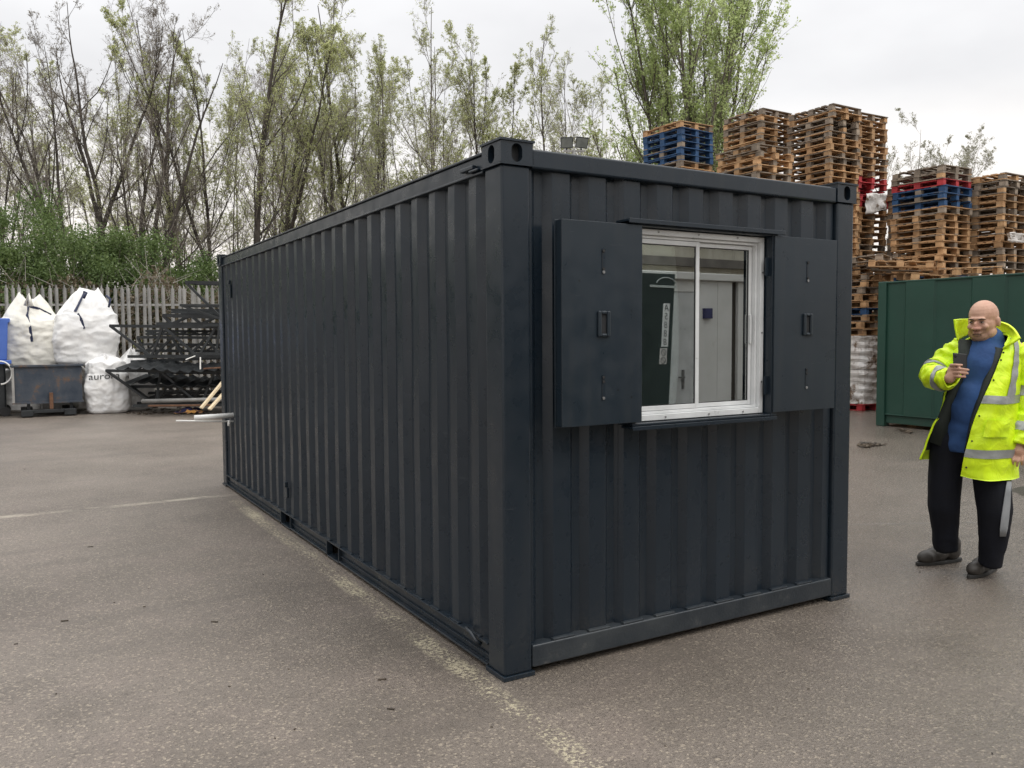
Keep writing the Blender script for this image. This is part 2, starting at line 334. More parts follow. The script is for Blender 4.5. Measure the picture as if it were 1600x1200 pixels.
# ------------------------------------------------------------------ dark container cabin
L_, W_, H_ = 6.2, 2.438, 2.5
cab = tag(empty('container_cabin', (0, 0, 0)), 'dark grey corrugated steel container cabin with shuttered window in its end', 'cabin')
def casting(x0, x1, y0, y1, z0, z1, faces, name='corner_casting'):
    mb = MB(); d = .012; n = 20
    hidden = {'-x': (0,), '-y': (1,), '+x': (2,), '+y': (3,), 'z': (4,)}
    mb.box(x0-.008, x1+.008, y0-.008, y1+.008, z1-.010, z1); mb.box(x0-.004, x1+.004, y0-.004, y1+.004, z0, z0+.006)
    za, zb = z0+.006, z1-.010
    for fc, (a0, a1, fix, ax) in {'-x': (y0, y1, x0, 0), '+x': (y0, y1, x1, 0), '-y': (x0, x1, y0, 1), '+y': (x0, x1, y1, 1)}.items():
        P3 = (lambda a, z, o, ax=ax: (o, a, z) if ax == 0 else (a, o, z)); sg = 1 if fc[0] == '-' else -1
        if fc not in faces:
            mb.add([P3(a0, za, fix), P3(a1, za, fix), P3(a1, zb, fix), P3(a0, zb, fix)], [(0,1,2,3)]); continue
        ca, cz = (a0+a1)/2, (za+zb)/2; hw = (a1-a0)*.17; hh_ = (zb-za)*.42
        outer = []; inner = []; deep = []
        for k in range(n):
            th = 2*math.pi*(k+.5)/n; c_, s_ = math.cos(th), math.sin(th)
            q = max(abs(c_)/((a1-a0)/2), abs(s_)/((zb-za)/2)); outer.append((ca+c_/q, cz+s_/q))
            iy = hh_-hw; ia = c_*hw; iz = s_*hw+(iy if s_ > 0 else -iy); inner.append((ca+ia, cz+iz))
        vs = [P3(a, z, fix) for a, z in outer]+[P3(a, z, fix) for a, z in inner]+[P3(a, z, fix+sg*.035) for a, z in inner]
        fs = [(k, (k+1) % n, n+(k+1) % n, n+k) for k in range(n)]+[(n+k, n+(k+1) % n, 2*n+(k+1) % n, 2*n+k) for k in range(n)]
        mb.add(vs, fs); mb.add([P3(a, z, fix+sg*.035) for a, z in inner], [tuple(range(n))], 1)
        cor = [(a0, za), (a1, za), (a1, zb), (a0, zb)]   # fill the four corner slivers
        for (ka, kz) in cor:
            idx = sorted(range(n), key=lambda k: (outer[k][0]-ka)**2+(outer[k][1]-kz)**2)[:2]
            mb.add([P3(*outer[idx[0]], fix), P3(ka, kz, fix), P3(*outer[idx[1]], fix)], [(0,1,2)])
    return mb.build(name, [M['paint'], M['recess_dark']], cab)
PW = .163
for ix, (x0, x1) in enumerate(((0, PW), (W_-PW, W_))):
    for iy, (y0, y1) in enumerate(((0, PW+.01), (L_-PW-.01, L_))):
        g_ = .006
        mb = MB().box(x0+g_, x1-g_, y0+g_, y1-g_, .02, 2.385); o = mb.build('corner_post', M['paint'], cab, bevel=.012, seg=3)
        mb = MB().box(x0-.004, x1+.004, y0-.004, y1+.004, 0, .022); mb.build('foot_plate', M['paint'], cab, bevel=.003)
        casting(x0-.002, x1+.004, y0-.002, y1+.004, 2.385, H_, {('-x', '+x')[ix], ('-y', '+y')[iy]})
def profile(a0, a1, pitch, c0, flat, depth, sl=.035):
    """corrugation: raised flats centred on c0 + k pitch; returns [(a, offset)] with offset 0 raised, depth recessed"""
    pts = []; k = math.floor((a0-c0)/pitch)-1
    while c0+k*pitch-flat/2-sl < a1:
        c = c0+k*pitch; pts += [(c-flat/2-sl, depth), (c-flat/2, 0), (c+flat/2, 0), (c+flat/2+sl, depth)]; k += 1
    out = []
    def at(a):
        for (p, q), (r, s) in zip(pts, pts[1:]):
            if p <= a <= r: return q+(s-q)*(a-p)/(r-p+1e-9)
        return depth
    out = [(a0, at(a0))]+[p for p in pts if a0 < p[0] < a1]+[(a1, at(a1))]
    return out
# end wall with window opening, corrugated; the sheet stands 10 mm behind the post faces
OX0, OX1, OZ0, OZ1 = .70, 1.665, 1.165, 2.152
pf = profile(PW, W_-PW, .2135, .343, .10, .036)
def inject(pf, vals):
    for v in vals:
        for i in range(len(pf)-1):
            if pf[i][0] < v < pf[i+1][0]:
                s = (v-pf[i][0])/(pf[i+1][0]-pf[i][0]); pf.insert(i+1, (v, pf[i][1]+s*(pf[i+1][1]-pf[i][1]))); break
    return pf
pf = inject(pf, (OX0, OX1))
ZT, ZB = 2.40, .13
def endsheet(name, pf, y, sgn, hole=True):
    mb = MB()
    for (a, oa), (b_, ob) in zip(pf, pf[1:]):
        spans = [(ZB, OZ0), (OZ1, ZT)] if hole and a >= OX0-1e-6 and b_ <= OX1+1e-6 else [(ZB, ZT)]
        for z0, z1 in spans:
            nz_ = max(1, int((z1-z0)/.3))
            for k in range(nz_):
                za = z0+(z1-z0)*k/nz_; zb = z0+(z1-z0)*(k+1)/nz_
                mb.add([(a, y+sgn*oa, za), (b_, y+sgn*ob, za), (b_, y+sgn*ob, zb), (a, y+sgn*oa, zb)], [(0,1,2,3)])
    me = mb.mesh(name, M['paint']); bm = bmesh.new(); bm.from_mesh(me); bmesh.ops.remove_doubles(bm, verts=bm.verts, dist=1e-5); bm.to_mesh(me); bm.free()
    o = link(name, me, cab); md = o.modifiers.new('thick', 'SOLIDIFY'); md.thickness = .0025; md.offset = -sgn
    bv = o.modifiers.new('bevel', 'BEVEL'); bv.width = .006; bv.segments = 2; bv.limit_method = 'ANGLE'; bv.angle_limit = .4
    return o
endsheet('end_panel', pf, .030, 1)
pf2 = profile(PW, W_-PW, .2135, .343, .10, .036); endsheet('end_panel', pf2, L_-.030, -1, False)
def sidesheet(x, sgn):
    p = profile(PW+.01, L_-PW-.01, .2305, .310, .072, .036, .046); mb = MB()
    for (a, oa), (b_, ob) in zip(p, p[1:]):
        for k in range(8):
            za = ZB-.02+(ZT-ZB)*k/8; zb = ZB-.02+(ZT-ZB)*(k+1)/8
            mb.add([(x+sgn*oa, a, za), (x+sgn*ob, b_, za), (x+sgn*ob, b_, zb), (x+sgn*oa, a, zb)], [(0,3,2,1)])
    me = mb.mesh('side_panel', M['paint']); bm = bmesh.new(); bm.from_mesh(me); bmesh.ops.remove_doubles(bm, verts=bm.verts, dist=1e-5)
    for v in bm.verts:                                    # gentle dents and pulls in the sheet
        v.co.x += .006*noise.noise(Vector((v.co.y*1.3, v.co.z*1.7, 3.1)))
    bm.to_mesh(me); bm.free()
    o = link('side_panel', me, cab); md = o.modifiers.new('thick', 'SOLIDIFY'); md.thickness = .0025; md.offset = 1
    bv = o.modifiers.new('bevel', 'BEVEL'); bv.width = .006; bv.segments = 2; bv.limit_method = 'ANGLE'; bv.angle_limit = .4
sidesheet(.022, 1); sidesheet(W_-.022, -1)
YA, YB = PW+.02, L_-PW-.02
# top rails
for x, sg in ((0, 1), (W_, -1)):
    a, b_ = sorted((x+sg*.004, x+sg*.07)); MB().box(a, b_, YA, YB, 2.372, 2.384).build('rail_lip', M['paint'], cab, bevel=.003)
    a, b_ = sorted((x+sg*.022, x+sg*.082)); MB().box(a, b_, YA-.012, YB+.012, 2.384, 2.462).build('top_side_rail', M['paint'], cab, bevel=.006)
    a, b_ = sorted((x+sg*.012, x+sg*.09)); MB().box(a, b_, YA-.006, YB+.006, 2.462, 2.474).build('roof_edge', M['paint'], cab, bevel=.003)
for y, sg in ((0, 1), (L_, -1)):
    a, b_ = sorted((y+sg*.002, y+sg*.07)); MB().box(PW+.004, W_-PW-.004, a, b_, 2.378, 2.468).build('top_end_rail', M['paint'], cab, bevel=.010, seg=3)
    a, b_ = sorted((y+sg*.004, y+sg*.08)); MB().box(PW-.004, W_-PW+.004, a, b_, .035, .142).build('bottom_end_rail', M['scuff'], cab, bevel=.008, seg=3)
# weld tabs where each rib meets the bottom end rail
c = .343
while c < W_-PW-.05:
    x0 = c-.065; x1 = c+.065
    MB().box(max(PW+.006, x0), x1, .008, .034, .1405, .153).build('weld_seam', M['scuff'], cab, bevel=.004); c += .2135
mb = MB()
for k in range(20):
    y0 = .1+(L_-.2)*k/20; y1 = .1+(L_-.2)*(k+1)/20; ym = (y0+y1)/2
    for a, b_, z0, z1 in ((y0, ym, 2.452, 2.467), (ym, y1, 2.467, 2.452)):
        mb.add([(.08, a, z0), (W_-.08, a, z0), (W_-.08, b_, z1), (.08, b_, z1)], [(0,1,2,3)])
mb.build('roof_panel', M['paint'], cab)
MB().box(.09, W_-.09, .12, L_-.12, .06, .10).build('floor_panel', M['recess_dark'], cab)
# bottom side rails: channel with lips, two fork pockets each
POCK = [(2.345, 2.62), (3.56, 3.86)]
for x, sg in ((0, 1), (W_, -1)):
    def bx(d0, d1, y0, y1, z0, z1, mb):
        a, b_ = sorted((x+sg*d0, x+sg*d1)); mb.box(a, b_, y0, y1, z0, z1)
    y = YA-.012
    for (p0, p1) in POCK+[(YB+.012, None)]:
        mb = MB(); bx(.030, .05, y, p0, .028, .122, mb); bx(.002, .0295, y, p0, .020, .032, mb); bx(.016, .0295, y, p0, .062, .068, mb)
        mb.build('bottom_side_rail', M['paint'], cab, bevel=.003)
        if p1:
            mb = MB(); bx(.004, .05, p0, p0+.012, .022, .121, mb); bx(.004, .05, p1-.012, p1, .022, .121, mb); bx(.004, .30, p0+.012, p1-.012, .010, .022, mb)
            mb.build('fork_pocket', M['paint'], cab, bevel=.002)
            mb = MB(); bx(.30, .31, p0+.012, p1-.012, .022, .121, mb); mb.build('pocket_back', M['recess_dark'], cab); y = p1
    mb = MB(); bx(.004, .062, YA-.012, YB+.012, .1225, .131, mb); mb.build('sill_lip', M['paint'], cab, bevel=.002)
    if sg > 0:
        k = 0; yy = .310
        while yy < YB-.1:
            mb = MB(); bx(.008, .040, yy-.055+.02*random.random(), yy+.055, .131, .1375, mb); mb.build('weld_seam', M['paint'], cab, bevel=.003); yy += .2305
# lashing hook near the front post, small vents and the roof tab
MB().tube([(.02,.40,.128), (-.012,.36,.150), (-.016,.30,.148), (-.010,.262,.118), (.014,.25,.10)], .011, 8).build('lashing_ring', M['paint'], cab, True)
mb = MB().box(-.014, .012, 3.632, 3.668, .36, .405).box(-.004, .016, 3.62, 3.68, .27, .36); mb.build('vent_cover', M['paint'], cab, bevel=.005)
mb = MB().box(-.014, .012, 5.60, 5.64, 2.16, 2.20).box(-.004, .016, 5.59, 5.65, 2.02, 2.16); mb.build('vent_cover', M['paint'], cab, bevel=.005)
MB().box(-.004, .02, .27, .40, 2.405, 2.425).box(-.010, .02, .21, .30, 2.388, 2.400).build('roof_tab', M['paint'], cab, bevel=.004)
# waste pipes through the side near the far end
MB().tube([(.03, 5.72, .80), (-.36, 5.72, .795)], .026, 14).build('waste_pipe', M['pvc'], cab, True)
mb = MB().tube([(.03, 5.72, .735), (-.54, 5.70, .775)], .009, 8).tube([(-.02, 5.72, .69), (-.02, 5.72, .75)], .014, 8); mb.build('overflow_pipe', M['pvc'], cab, True)
# ---- window in the end wall
mb = MB(); D0, D1 = -.072, .05
mb.box(OX0-.004, OX0+.012, D0, D1, OZ0-.004, OZ1+.004).box(OX1-.004, OX1+.04, D0, D1, OZ0-.004, OZ1+.004)
mb.box(OX0+.0125, OX1-.0045, D0+.002, D1, OZ1-.008, OZ1+.004).box(OX0+.0125, OX1-.0045, D0+.002, D1, OZ0-.004, OZ0+.008)
mb.build('window_surround', M['paint'], cab, bevel=.003)
MB().box(.655, 1.735, -.088, .012, 2.160, 2.172).box(.655, 1.735, -.095, -.0885, 2.152, 2.1745).build('window_hood', M['paint'], cab, bevel=.002)
MB().box(.69, 1.70, -.078, .012, 1.148, 1.160).box(.69, 1.70, -.082, -.0785, 1.140, 1.1595).build('window_sill', M['paint'], cab, bevel=.003)
win = MB(); FX0, FX1, FZ0, FZ1 = OX0+.014, 1.652, OZ0+.012, OZ1-.012
def frame(mb, x0, x1, z0, z1, w, y0, y1, wb=None):
    wb = wb or w
    mb.box(x0, x0+w, y0, y1, z0, z1); mb.box(x1-w, x1, y0, y1, z0, z1)
    mb.box(x0+w, x1-w, y0+.0006, y1, z1-w, z1); mb.box(x0+w, x1-w, y0+.0006, y1, z0, z0+wb); return mb
frame(win, FX0, FX1, FZ0, FZ1, .028, -.020, .045, .030); frame(win, FX0+.029, FX1-.029, FZ0+.031, FZ1-.029, .014, .002, .044)
wn = win.build('window', M['alu'], cab, bevel=.002)
sA = frame(MB(), FX0+.045, 1.200, FZ0+.047, FZ1-.045, .024, .004, .022); sA.build('fixed_sash', M['alu'], wn, bevel=.002)
sB = frame(MB(), 1.135, FX1-.045, FZ0+.047, FZ1-.045, .022, .026, .043); sB.build('sliding_sash', M['alu'], wn, bevel=.002)
MB().box(FX1-.068, FX1-.056, .012, .026, 1.56, 1.72).build('sash_handle', M['alu'], wn, bevel=.003)
mb = MB(); frame(mb, FX0+.0692, 1.1758, FZ0+.0712, FZ1-.0692, .004, .008, .018); mb.build('gasket', M['rubber'], wn)
mb = MB(); frame(mb, 1.1572, FX1-.0672, FZ0+.0692, FZ1-.0672, .004, .030, .040); mb.build('gasket', M['rubber'], wn)
m, t, b = newmat('reflective glazing'); t.nodes.remove(b)
gl = nd(t, 'BsdfGlossy', {0: (.93,.97,.96,1), 1: .0}); tp = nd(t, 'BsdfTransparent', {0: (.80,.86,.85,1)})
lw = nd(t, 'Fresnel', {0: 1.5}); fac = mth(t, 'ADD', mth(t, 'MULTIPLY', lw.outputs[0], .7), .34, True)
ms = nd(t, 'MixShader', {0: fac, 1: tp.outputs[0], 2: gl.outputs[0]}); t.links.new(ms.outputs[0], t.nodes['Material Output'].inputs[0]); M['glass'] = m
MB().box(FX0+.0692, 1.1758, .011, .015, FZ0+.0712, FZ1-.0692).build('pane', M['glass'], wn)
MB().box(1.1572, FX1-.0672, .033, .037, FZ0+.0692, FZ1-.0672).build('pane', M['glass'], wn)
for (x, z) in [(.9, FZ1-.012), (1.17, FZ1-.012), (1.45, FZ1-.012), (.95, FZ0+.014), (1.25, FZ0+.014), (1.5, FZ0+.014), (FX1-.013, 1.95), (FX1-.013, 1.62), (FX1-.013, 1.35)]:
    MB().tube([(x, -.0195, z), (x, -.024, z)], .005, 8).build('screw', M['bolt'], wn)
# inner lining so that the room behind the glass is a room
MB().box(.10, W_-.10, 2.6, 2.62, .12, 2.42).build('partition', mat('cream lining', (.5,.48,.44), (.56,.54,.5), 3), cab)
MB().box(.10, .115, .13, 2.6, .12, 2.42).build('lining_panel', M['alu'], cab); MB().box(W_-.115, W_-.10, .13, 2.6, .12, 2.42).build('lining_panel', M['alu'], cab)
# ---- shutters, folded back
def shutter(x0, x1, hinge_left):
    y0, y1, z0, z1 = -.082, -.034, 1.182, 2.146
    sh = MB().box(x0, x1, y0, y0+.004, z0, z1).box(x0+.001, x0+.005, y0+.0045, y1, z0+.001, z1-.001).box(x1-.005, x1-.001, y0+.0045, y1, z0+.001, z1-.001)
    sh.box(x0+.006, x1-.006, y0+.0045, y1, z1-.006, z1-.002).box(x0+.006, x1-.006, y0+.0045, y1, z0+.002, z0+.006).box(x0-.008, x1+.003, y1+.0005, y1+.006, z0-.006, z1+.003)
    so_ = sh.build('shutter', M['paint_s'], cab, bevel=.0018)
    xc = (x0+x1)/2+(.01 if hinge_left else -.0)
    hb = MB(); zc_ = 1.665                                    # pull handle: raised frame round a dark plate drawn as its shaded slot
    w, h = .036, .062
    for k, (xa, xb, za, zb) in enumerate(((-w, -w*.45, -h, h), (w*.45, w, -h, h), (-w*.45, w*.45, h*.74, h), (-w*.45, w*.45, -h, -h*.74))):
        hb.box(xc+xa, xc+xb, y0-(.014 if k < 2 else .0135), y0-.0005, zc_+za, zc_+zb)
    ho = hb.build('handle', M['paint_s'], so_, bevel=.006, seg=2)
    MB().box(xc-w*.46, xc+w*.46, y0-.003, y0-.0008, zc_-h*.75, zc_+h*.75).build('handle_recess', M['recess_dark'], ho)
    for zc_ in (1.96, 1.36):
        sl = MB().box(xc-.010, xc+.010, y0-.0016, y0-.0003, zc_-.060, zc_+.060).build('slot_plate', M['paint'], so_)
        MB().box(xc-.0065, xc-.0045, y0-.0022, y0-.0017, zc_-.052, zc_+.05).build('slot', M['recess_dark'], sl)
        for dz in ((.05, -.035, -.05) if zc_ > 1.6 else (.05, .03, -.05)):
            MB().tube([(xc, y0-.001, zc_+dz), (xc, y0-.006, zc_+dz)], .0075, 10).build('bolt', M['rubber'] if dz != -.05 else M['bolt'], sl)
    xh = x0 if hinge_left else x1
    for zc_ in (1.98, 1.33):
        a = xh-.006 if hinge_left else xh-.004
        MB().tube([(xh+(-.004 if hinge_left else .004), y1-.005, zc_-.055), (xh+(-.004 if hinge_left else .004), y1-.005, zc_+.055)], .008, 10).box(*( (xh-.036, xh-.006) if hinge_left else (xh+.006, xh+.03)), y1-.012, y1-.008, zc_-.05, zc_+.05).build('hinge', M['paint'], so_, bevel=.001)
    return so_
shutter(.272, .745, False); shutter(1.668, 2.172, True)

# ------------------------------------------------------------------ green container on the right
gx, gy0, gy1, gw, gh = 11.10, .06, 6.12, 2.44, 2.52
gc = tag(empty('green_container', (gx, gy1, 0)), 'dark green steel container standing behind the person in yellow', 'container')
for x in (gx, gx+gw-.16):
    for y in (gy0, gy1-.16): MB().box(x, x+.16, y, y+.16, 0, gh).build('corner_post', M['green'], gc, bevel=.012)
pfg = profile(gy0+.16, gy1-.16, 1.15, gy1-.78, .50, .035)
for xx, sg in ((gx+.008, 1), (gx+gw-.008, -1)):
    mb = MB()
    for (a, oa), (b_, ob) in zip(pfg, pfg[1:]):
        mb.add([(xx+sg*oa, a, .22), (xx+sg*ob, b_, .22), (xx+sg*ob, b_, gh-.035), (xx+sg*oa, a, gh-.035)], [(0,3,2,1)])
    mb.build('side_panel', M['green'], gc)
    a, b_ = sorted((xx+sg*.004, xx+sg*.08)); MB().box(a, b_, gy0+.162, gy1-.162, gh-.035, gh-.004).build('top_side_rail', M['green'], gc, bevel=.008)
    a, b_ = sorted((xx+sg*.045, xx+sg*.10)); MB().box(a, b_, gy0+.162, gy1-.162, .06, .20).build('bottom_side_rail', M['green'], gc, bevel=.008)
    a, b_ = sorted((xx+sg*.0, xx+sg*.10)); MB().box(a, b_, gy0+.162, gy1-.162, .205, .222).build('sill_lip', M['green'], gc, bevel=.004)
for y0, y1 in ((gy0+.01, gy0+.05), (gy1-.05, gy1-.01)): MB().box(gx+.162, gx+gw-.162, y0, y1, .06, gh-.01).build('end_panel', M['green'], gc)
MB().box(gx+.09, gx+gw-.09, gy0+.06, gy1-.06, gh-.03, gh-.01).build('roof_panel', M['green'], gc)
MB().bar((gx-.006, gy1-3.2, gh-.15), (gx-.006, gy1-2.6, gh-.15), .02, .025).build('drip_strip', M['green'], gc)
MB().bar((gx-.01, gy1-3.05, gh-.06), (gx-.01, gy1-2.85, gh-.05), .02, .05).build('latch', M['green'], gc, bevel=.005)
MB().bar((gx-.01, gy1-3.5, gh-.08), (gx-.01, gy1-3.3, gh-.09), .02, .05).build('latch', M['green'], gc, bevel=.005)

# ------------------------------------------------------------------ pallets
PH = .142
PIECES = []                                                    # (kind, x0,x1,y0,y1,z0,z1), pallet 1.0 (x) by 1.2 (y)
for k in range(7):
    y = -.6+.05+k*(1.1/6); PIECES.append(('deck_board', -.5, .5, y-.062, y+.062, .1245, .142))
for x in (-.45, 0, .45): PIECES.append(('stringer_board', x-.05, x+.05, -.6, .6, .108, .124))
for x in (-.445, 0, .445):
    for y in (-.53, 0, .53): PIECES.append(('block', x-.05, x+.05, y-.068, y+.068, .0205, .1075))
for x in (-.445, 0, .445): PIECES.append(('bottom_board', x-.055, x+.055, -.598, .598, 0, .020))
WOODS = {'wood': M['wood'], 'grey': M['wood_grey'], 'blue': M['wood_blue'], 'red': M['wood_red']}
PM = {}
for wk, wmt in WOODS.items():
    for kd, x0, x1, y0, y1, z0, z1 in PIECES:
        key = (wk, kd)
        if key not in PM:
            mb = MB().box(-(x1-x0)/2, (x1-x0)/2, -(y1-y0)/2, (y1-y0)/2, -(z1-z0)/2, (z1-z0)/2); PM[key] = mb.mesh(kd, wmt)
ORD = ['topmost', 'second', 'third', 'fourth', 'fifth', 'sixth', 'seventh', 'eighth', 'ninth', 'tenth', 'eleventh', 'twelfth', 'thirteenth',
       'fourteenth', 'fifteenth', 'sixteenth', 'seventeenth', 'eighteenth', 'nineteenth', 'twentieth', 'twenty-first', 'twenty-second', 'twenty-third',
       'twenty-fourth', 'twenty-fifth', 'twenty-sixth', 'twenty-seventh', 'twenty-eighth', 'twenty-ninth', 'thirtieth', 'thirty-first', 'thirty-second', 'thirty-third', 'thirty-fourth', 'thirty-fifth']
WN = {'wood': 'brown', 'grey': 'grey', 'blue': 'blue', 'red': 'red'}
def pallet(x, y, z, rz, wk, label, group, tilt=(0, 0)):
    r = empty('pallet', (x, y, z), rz); r.rotation_euler = (tilt[0], tilt[1], rz)
    tag(r, label, 'pallet', group); drop = random.random()
    for i, (kd, x0, x1, y0, y1, z0, z1) in enumerate(PIECES):
        if kd == 'deck_board' and random.random() < .08: continue
        wq = wk
        if random.random() < .16: wq = {'wood': 'grey', 'grey': 'wood', 'blue': 'grey', 'red': 'red'}[wk]
        o = bpy.data.objects.new(kd, PM[(wq, kd)]); COL.objects.link(o); o.parent = r
        if kd in ('deck_board', 'bottom_board', 'stringer_board'): o.rotation_euler = (random.uniform(-.004, .004), random.uniform(-.006, .006), random.uniform(-.012, .012)); o.scale = (1, 1, random.uniform(.75, 1.15))
        j = .008 if kd == 'deck_board' else .004
        o.location = ((x0+x1)/2+random.uniform(-j, j), (y0+y1)/2+random.uniform(-j, j)*(1.6 if kd == 'deck_board' else .5), (z0+z1)/2)
        if kd == 'block': o.rotation_euler = (0, 0, random.uniform(-.07, .07))
    return r
HID = MB()
def hidden_pallet(x, y, z, rz):
    c, s = math.cos(rz), math.sin(rz)
    for kd, x0, x1, y0, y1, z0, z1 in PIECES:
        b0 = len(HID.v); HID.box(x0, x1, y0, y1, z0+z, z1+z)
        for i in range(b0, b0+8):
            a, b_, d = HID.v[i]; HID.v[i] = (x+a*c-b_*s, y+a*s+b_*c, d)
def stack(cx, cy, ztop, nvis, colours, where, group, rz=0, jit=.03, zbase=0.0):
    """cx, cy: the near left corner; nvis pallets show, the rest stand hidden below; colours from the top"""
    n = max(nvis, int(round((ztop-zbase)/PH))); dz = (ztop-zbase)/n
    drift = 0
    for k in range(n):                                      # k from the top
        z = ztop-(k+1)*dz; drift += random.uniform(-.008, .008)
        x = cx+.5+random.uniform(-jit, jit)+drift; y = cy+.6+random.uniform(-jit, jit); r = rz+random.uniform(-.025, .025)
        if k < nvis:
            wk = colours[k] if k < len(colours) else random.choice(['wood', 'wood', 'wood', 'grey'])
            pallet(x, y, z, r, wk, f'{WN[wk]} pallet, {ORD[k]} from top of the {where}', group)
        else: hidden_pallet(x, y, z, r)
w, g_, bl, rd = 'wood', 'grey', 'blue', 'red'
stack(10.66, 10.75, 6.28, 9, [w, bl, bl, bl, bl, bl, g_, w, w], 'stack with blue pallets left of the others', 'pallets in the stack with four blue pallets', .06)
stack(11.25, 9.05, 5.52, 8, [g_, w, w, w, g_, w], 'low stack showing above the cabin roof', 'pallets in the low stack above the cabin roof', 0)
stack(13.15, 10.75, 6.86, 11, [g_, w, g_, w, w], 'tall stack behind the low one', 'pallets in the tall stack behind the low one', .02)
stack(13.80, 9.35, 6.72, 15, [g_, w, g_, g_, g_, w, w, w, g_, w, w, w], 'tallest stack above the cabin corner', 'pallets in the tallest stack', 0)
stack(14.86, 9.40, 6.68, 29, [g_, w, w, w, w, w, w, w, w, w, rd, rd, rd, rd, rd, w, w, w, w, w, w, g_, w], 'tower with red pallets halfway down', 'pallets in the tower with red pallets', -.01, .03)
stack(14.80, 7.30, 5.13, 27, [g_, g_, rd, bl, bl, bl, g_, w, w, w, w, w, w, w, w, w, bl, bl, w], 'stack with a red pallet over three blue', 'pallets in the stack with red over blue', 0)
stack(16.0, 6.75, 4.98, 25, [w, g_, g_, w, w, g_, w, w], 'stack at the right edge of the view', 'pallets in the stack at the right edge', .03)
stack(17.05, 6.2, 4.85, 25, [g_, w, g_], 'farthest right stack, cut off by the view', 'pallets in the farthest right stack', -.03)
stack(15.9, 8.2, 5.02, 16, [g_, w, g_, w], 'stack squeezed behind the right edge stacks', 'pallets in the stack squeezed behind', .03)
# the stack whose foot shows beside the green container: red pallet, two wrapped loads, then loose pallets
hx, hy = 13.30, 8.05
pallet(hx+.5, hy+.6, 0, .01, 'red', 'red wooden pallet on the ground under the film-wrapped load', 'pallets in the stack over the wrapped loads')
def wrapped(z0, z1, label, seed):
    mb = MB(); n = 44; nzr = 22; vs = []
    for j in range(nzr+1):
        z = z0+(z1-z0)*j/nzr
        for k in range(n):
            th = 2*math.pi*k/n; c_, s_ = math.cos(th), math.sin(th); q = (abs(c_)**8+abs(s_)**8)**(1/8)
            p = Vector((c_/q*.5, s_/q*.6, z)); d = .055*noise.fractal(Vector((p.x*4, p.y*4, z*6+seed)), 1, 2, 4)+.02*math.sin(z*40+k*.3)
            f_ = 1+d
            vs.append((hx+.5+p.x*f_, hy+.6+p.y*f_, z))
    fs = [(j*n+k, j*n+(k+1) % n, (j+1)*n+(k+1) % n, (j+1)*n+k) for j in range(nzr) for k in range(n)]
    fs += [tuple(nzr*n+k for k in range(n)), tuple(range(n-1, -1, -1))]
    mb.add(vs, fs); tag(mb.build('wrapped_load', M['film']), label, 'load', 'film-wrapped loads at the foot of the stack')
wrapped(.144, .86, 'crumpled film-wrapped load resting on the red pallet', 3)
wrapped(.87, 1.58, 'crumpled film-wrapped load lying on top of another one', 8)
for k in range(9):
    wk = ['wood', 'wood', 'grey', 'wood', 'wood', 'blue', 'wood', 'wood', 'wood'][k]; z = 1.585+(8-k)*PH*1.02
    pallet(hx+.5+random.uniform(-.06, .06), hy+.6+random.uniform(-.06, .06), z, random.uniform(-.08, .08), wk,
           f'{WN[wk]} pallet, {ORD[k]} from top of the pile over wrapped loads', 'pallets in the stack over the wrapped loads')
for k, (x, y, z, rz, tl) in enumerate([(13.85, 7.55, 2.90, .5, (.06, .10)), (13.95, 6.9, 2.64, .9, (.10, -.06)), (14.3, 6.65, 2.78, -.35, (.05, -.05)), (13.7, 8.4, 3.06, .25, (-.04, .07))]):
    pallet(x, y, z, rz, 'wood' if k != 3 else 'grey', ['brown wooden pallet tossed askew above the far end of the green container', 'brown wooden pallet lying tilted behind the green container roof',
           'brown wooden pallet leaning askew against the stack with blue pallets', 'grey wooden pallet lying loose under the tossed ones'][k], 'loose pallets behind the green container', tl)
for z in np.arange(0, 2.6, PH): hidden_pallet(14.25, 6.8, z, .4)
tag(HID.build('pallet_pile', M['wood']), 'lower pallets of the stacks, hidden behind the cabin and the container', 'pallets', kind='stuff')
# torn film hanging on pallets
def film_scrap(x, y, z, w_, h_, label, axis=0, seed=1):
    n, q = 20, 14; vs = []
    for j in range(q+1):
        for k in range(n+1):
            a = (k/n-.5)*w_; zz = z-h_*j/q*(.72+.28*noise.noise(Vector((a*2.2, seed, 1.))))+.05*noise.noise(Vector((a*3, j*.5, seed)))+(.10*a if seed == 1 else 0); o_ = .05*noise.noise(Vector((a*7+zz*3, zz*6, seed)))-.03
            vs.append((x+a, y+o_, zz) if axis == 0 else (x+o_, y+a, zz))
    fs = [(j*(n+1)+k, j*(n+1)+k+1, (j+1)*(n+1)+k+1, (j+1)*(n+1)+k) for j in range(q) for k in range(n)]
    o = MB().add(vs, fs).build('film_scrap', M['film'], None, True); md = o.modifiers.new('t', 'SOLIDIFY'); md.thickness = .004
    tag(o, label, 'plastic film')
film_scrap(15.32, 9.30, 4.86, .74, .62, 'torn plastic film draped over the red pallets of the tower')
film_scrap(16.42, 6.66, 3.72, .9, .25, 'strip of torn film across the right edge stack', seed=5)

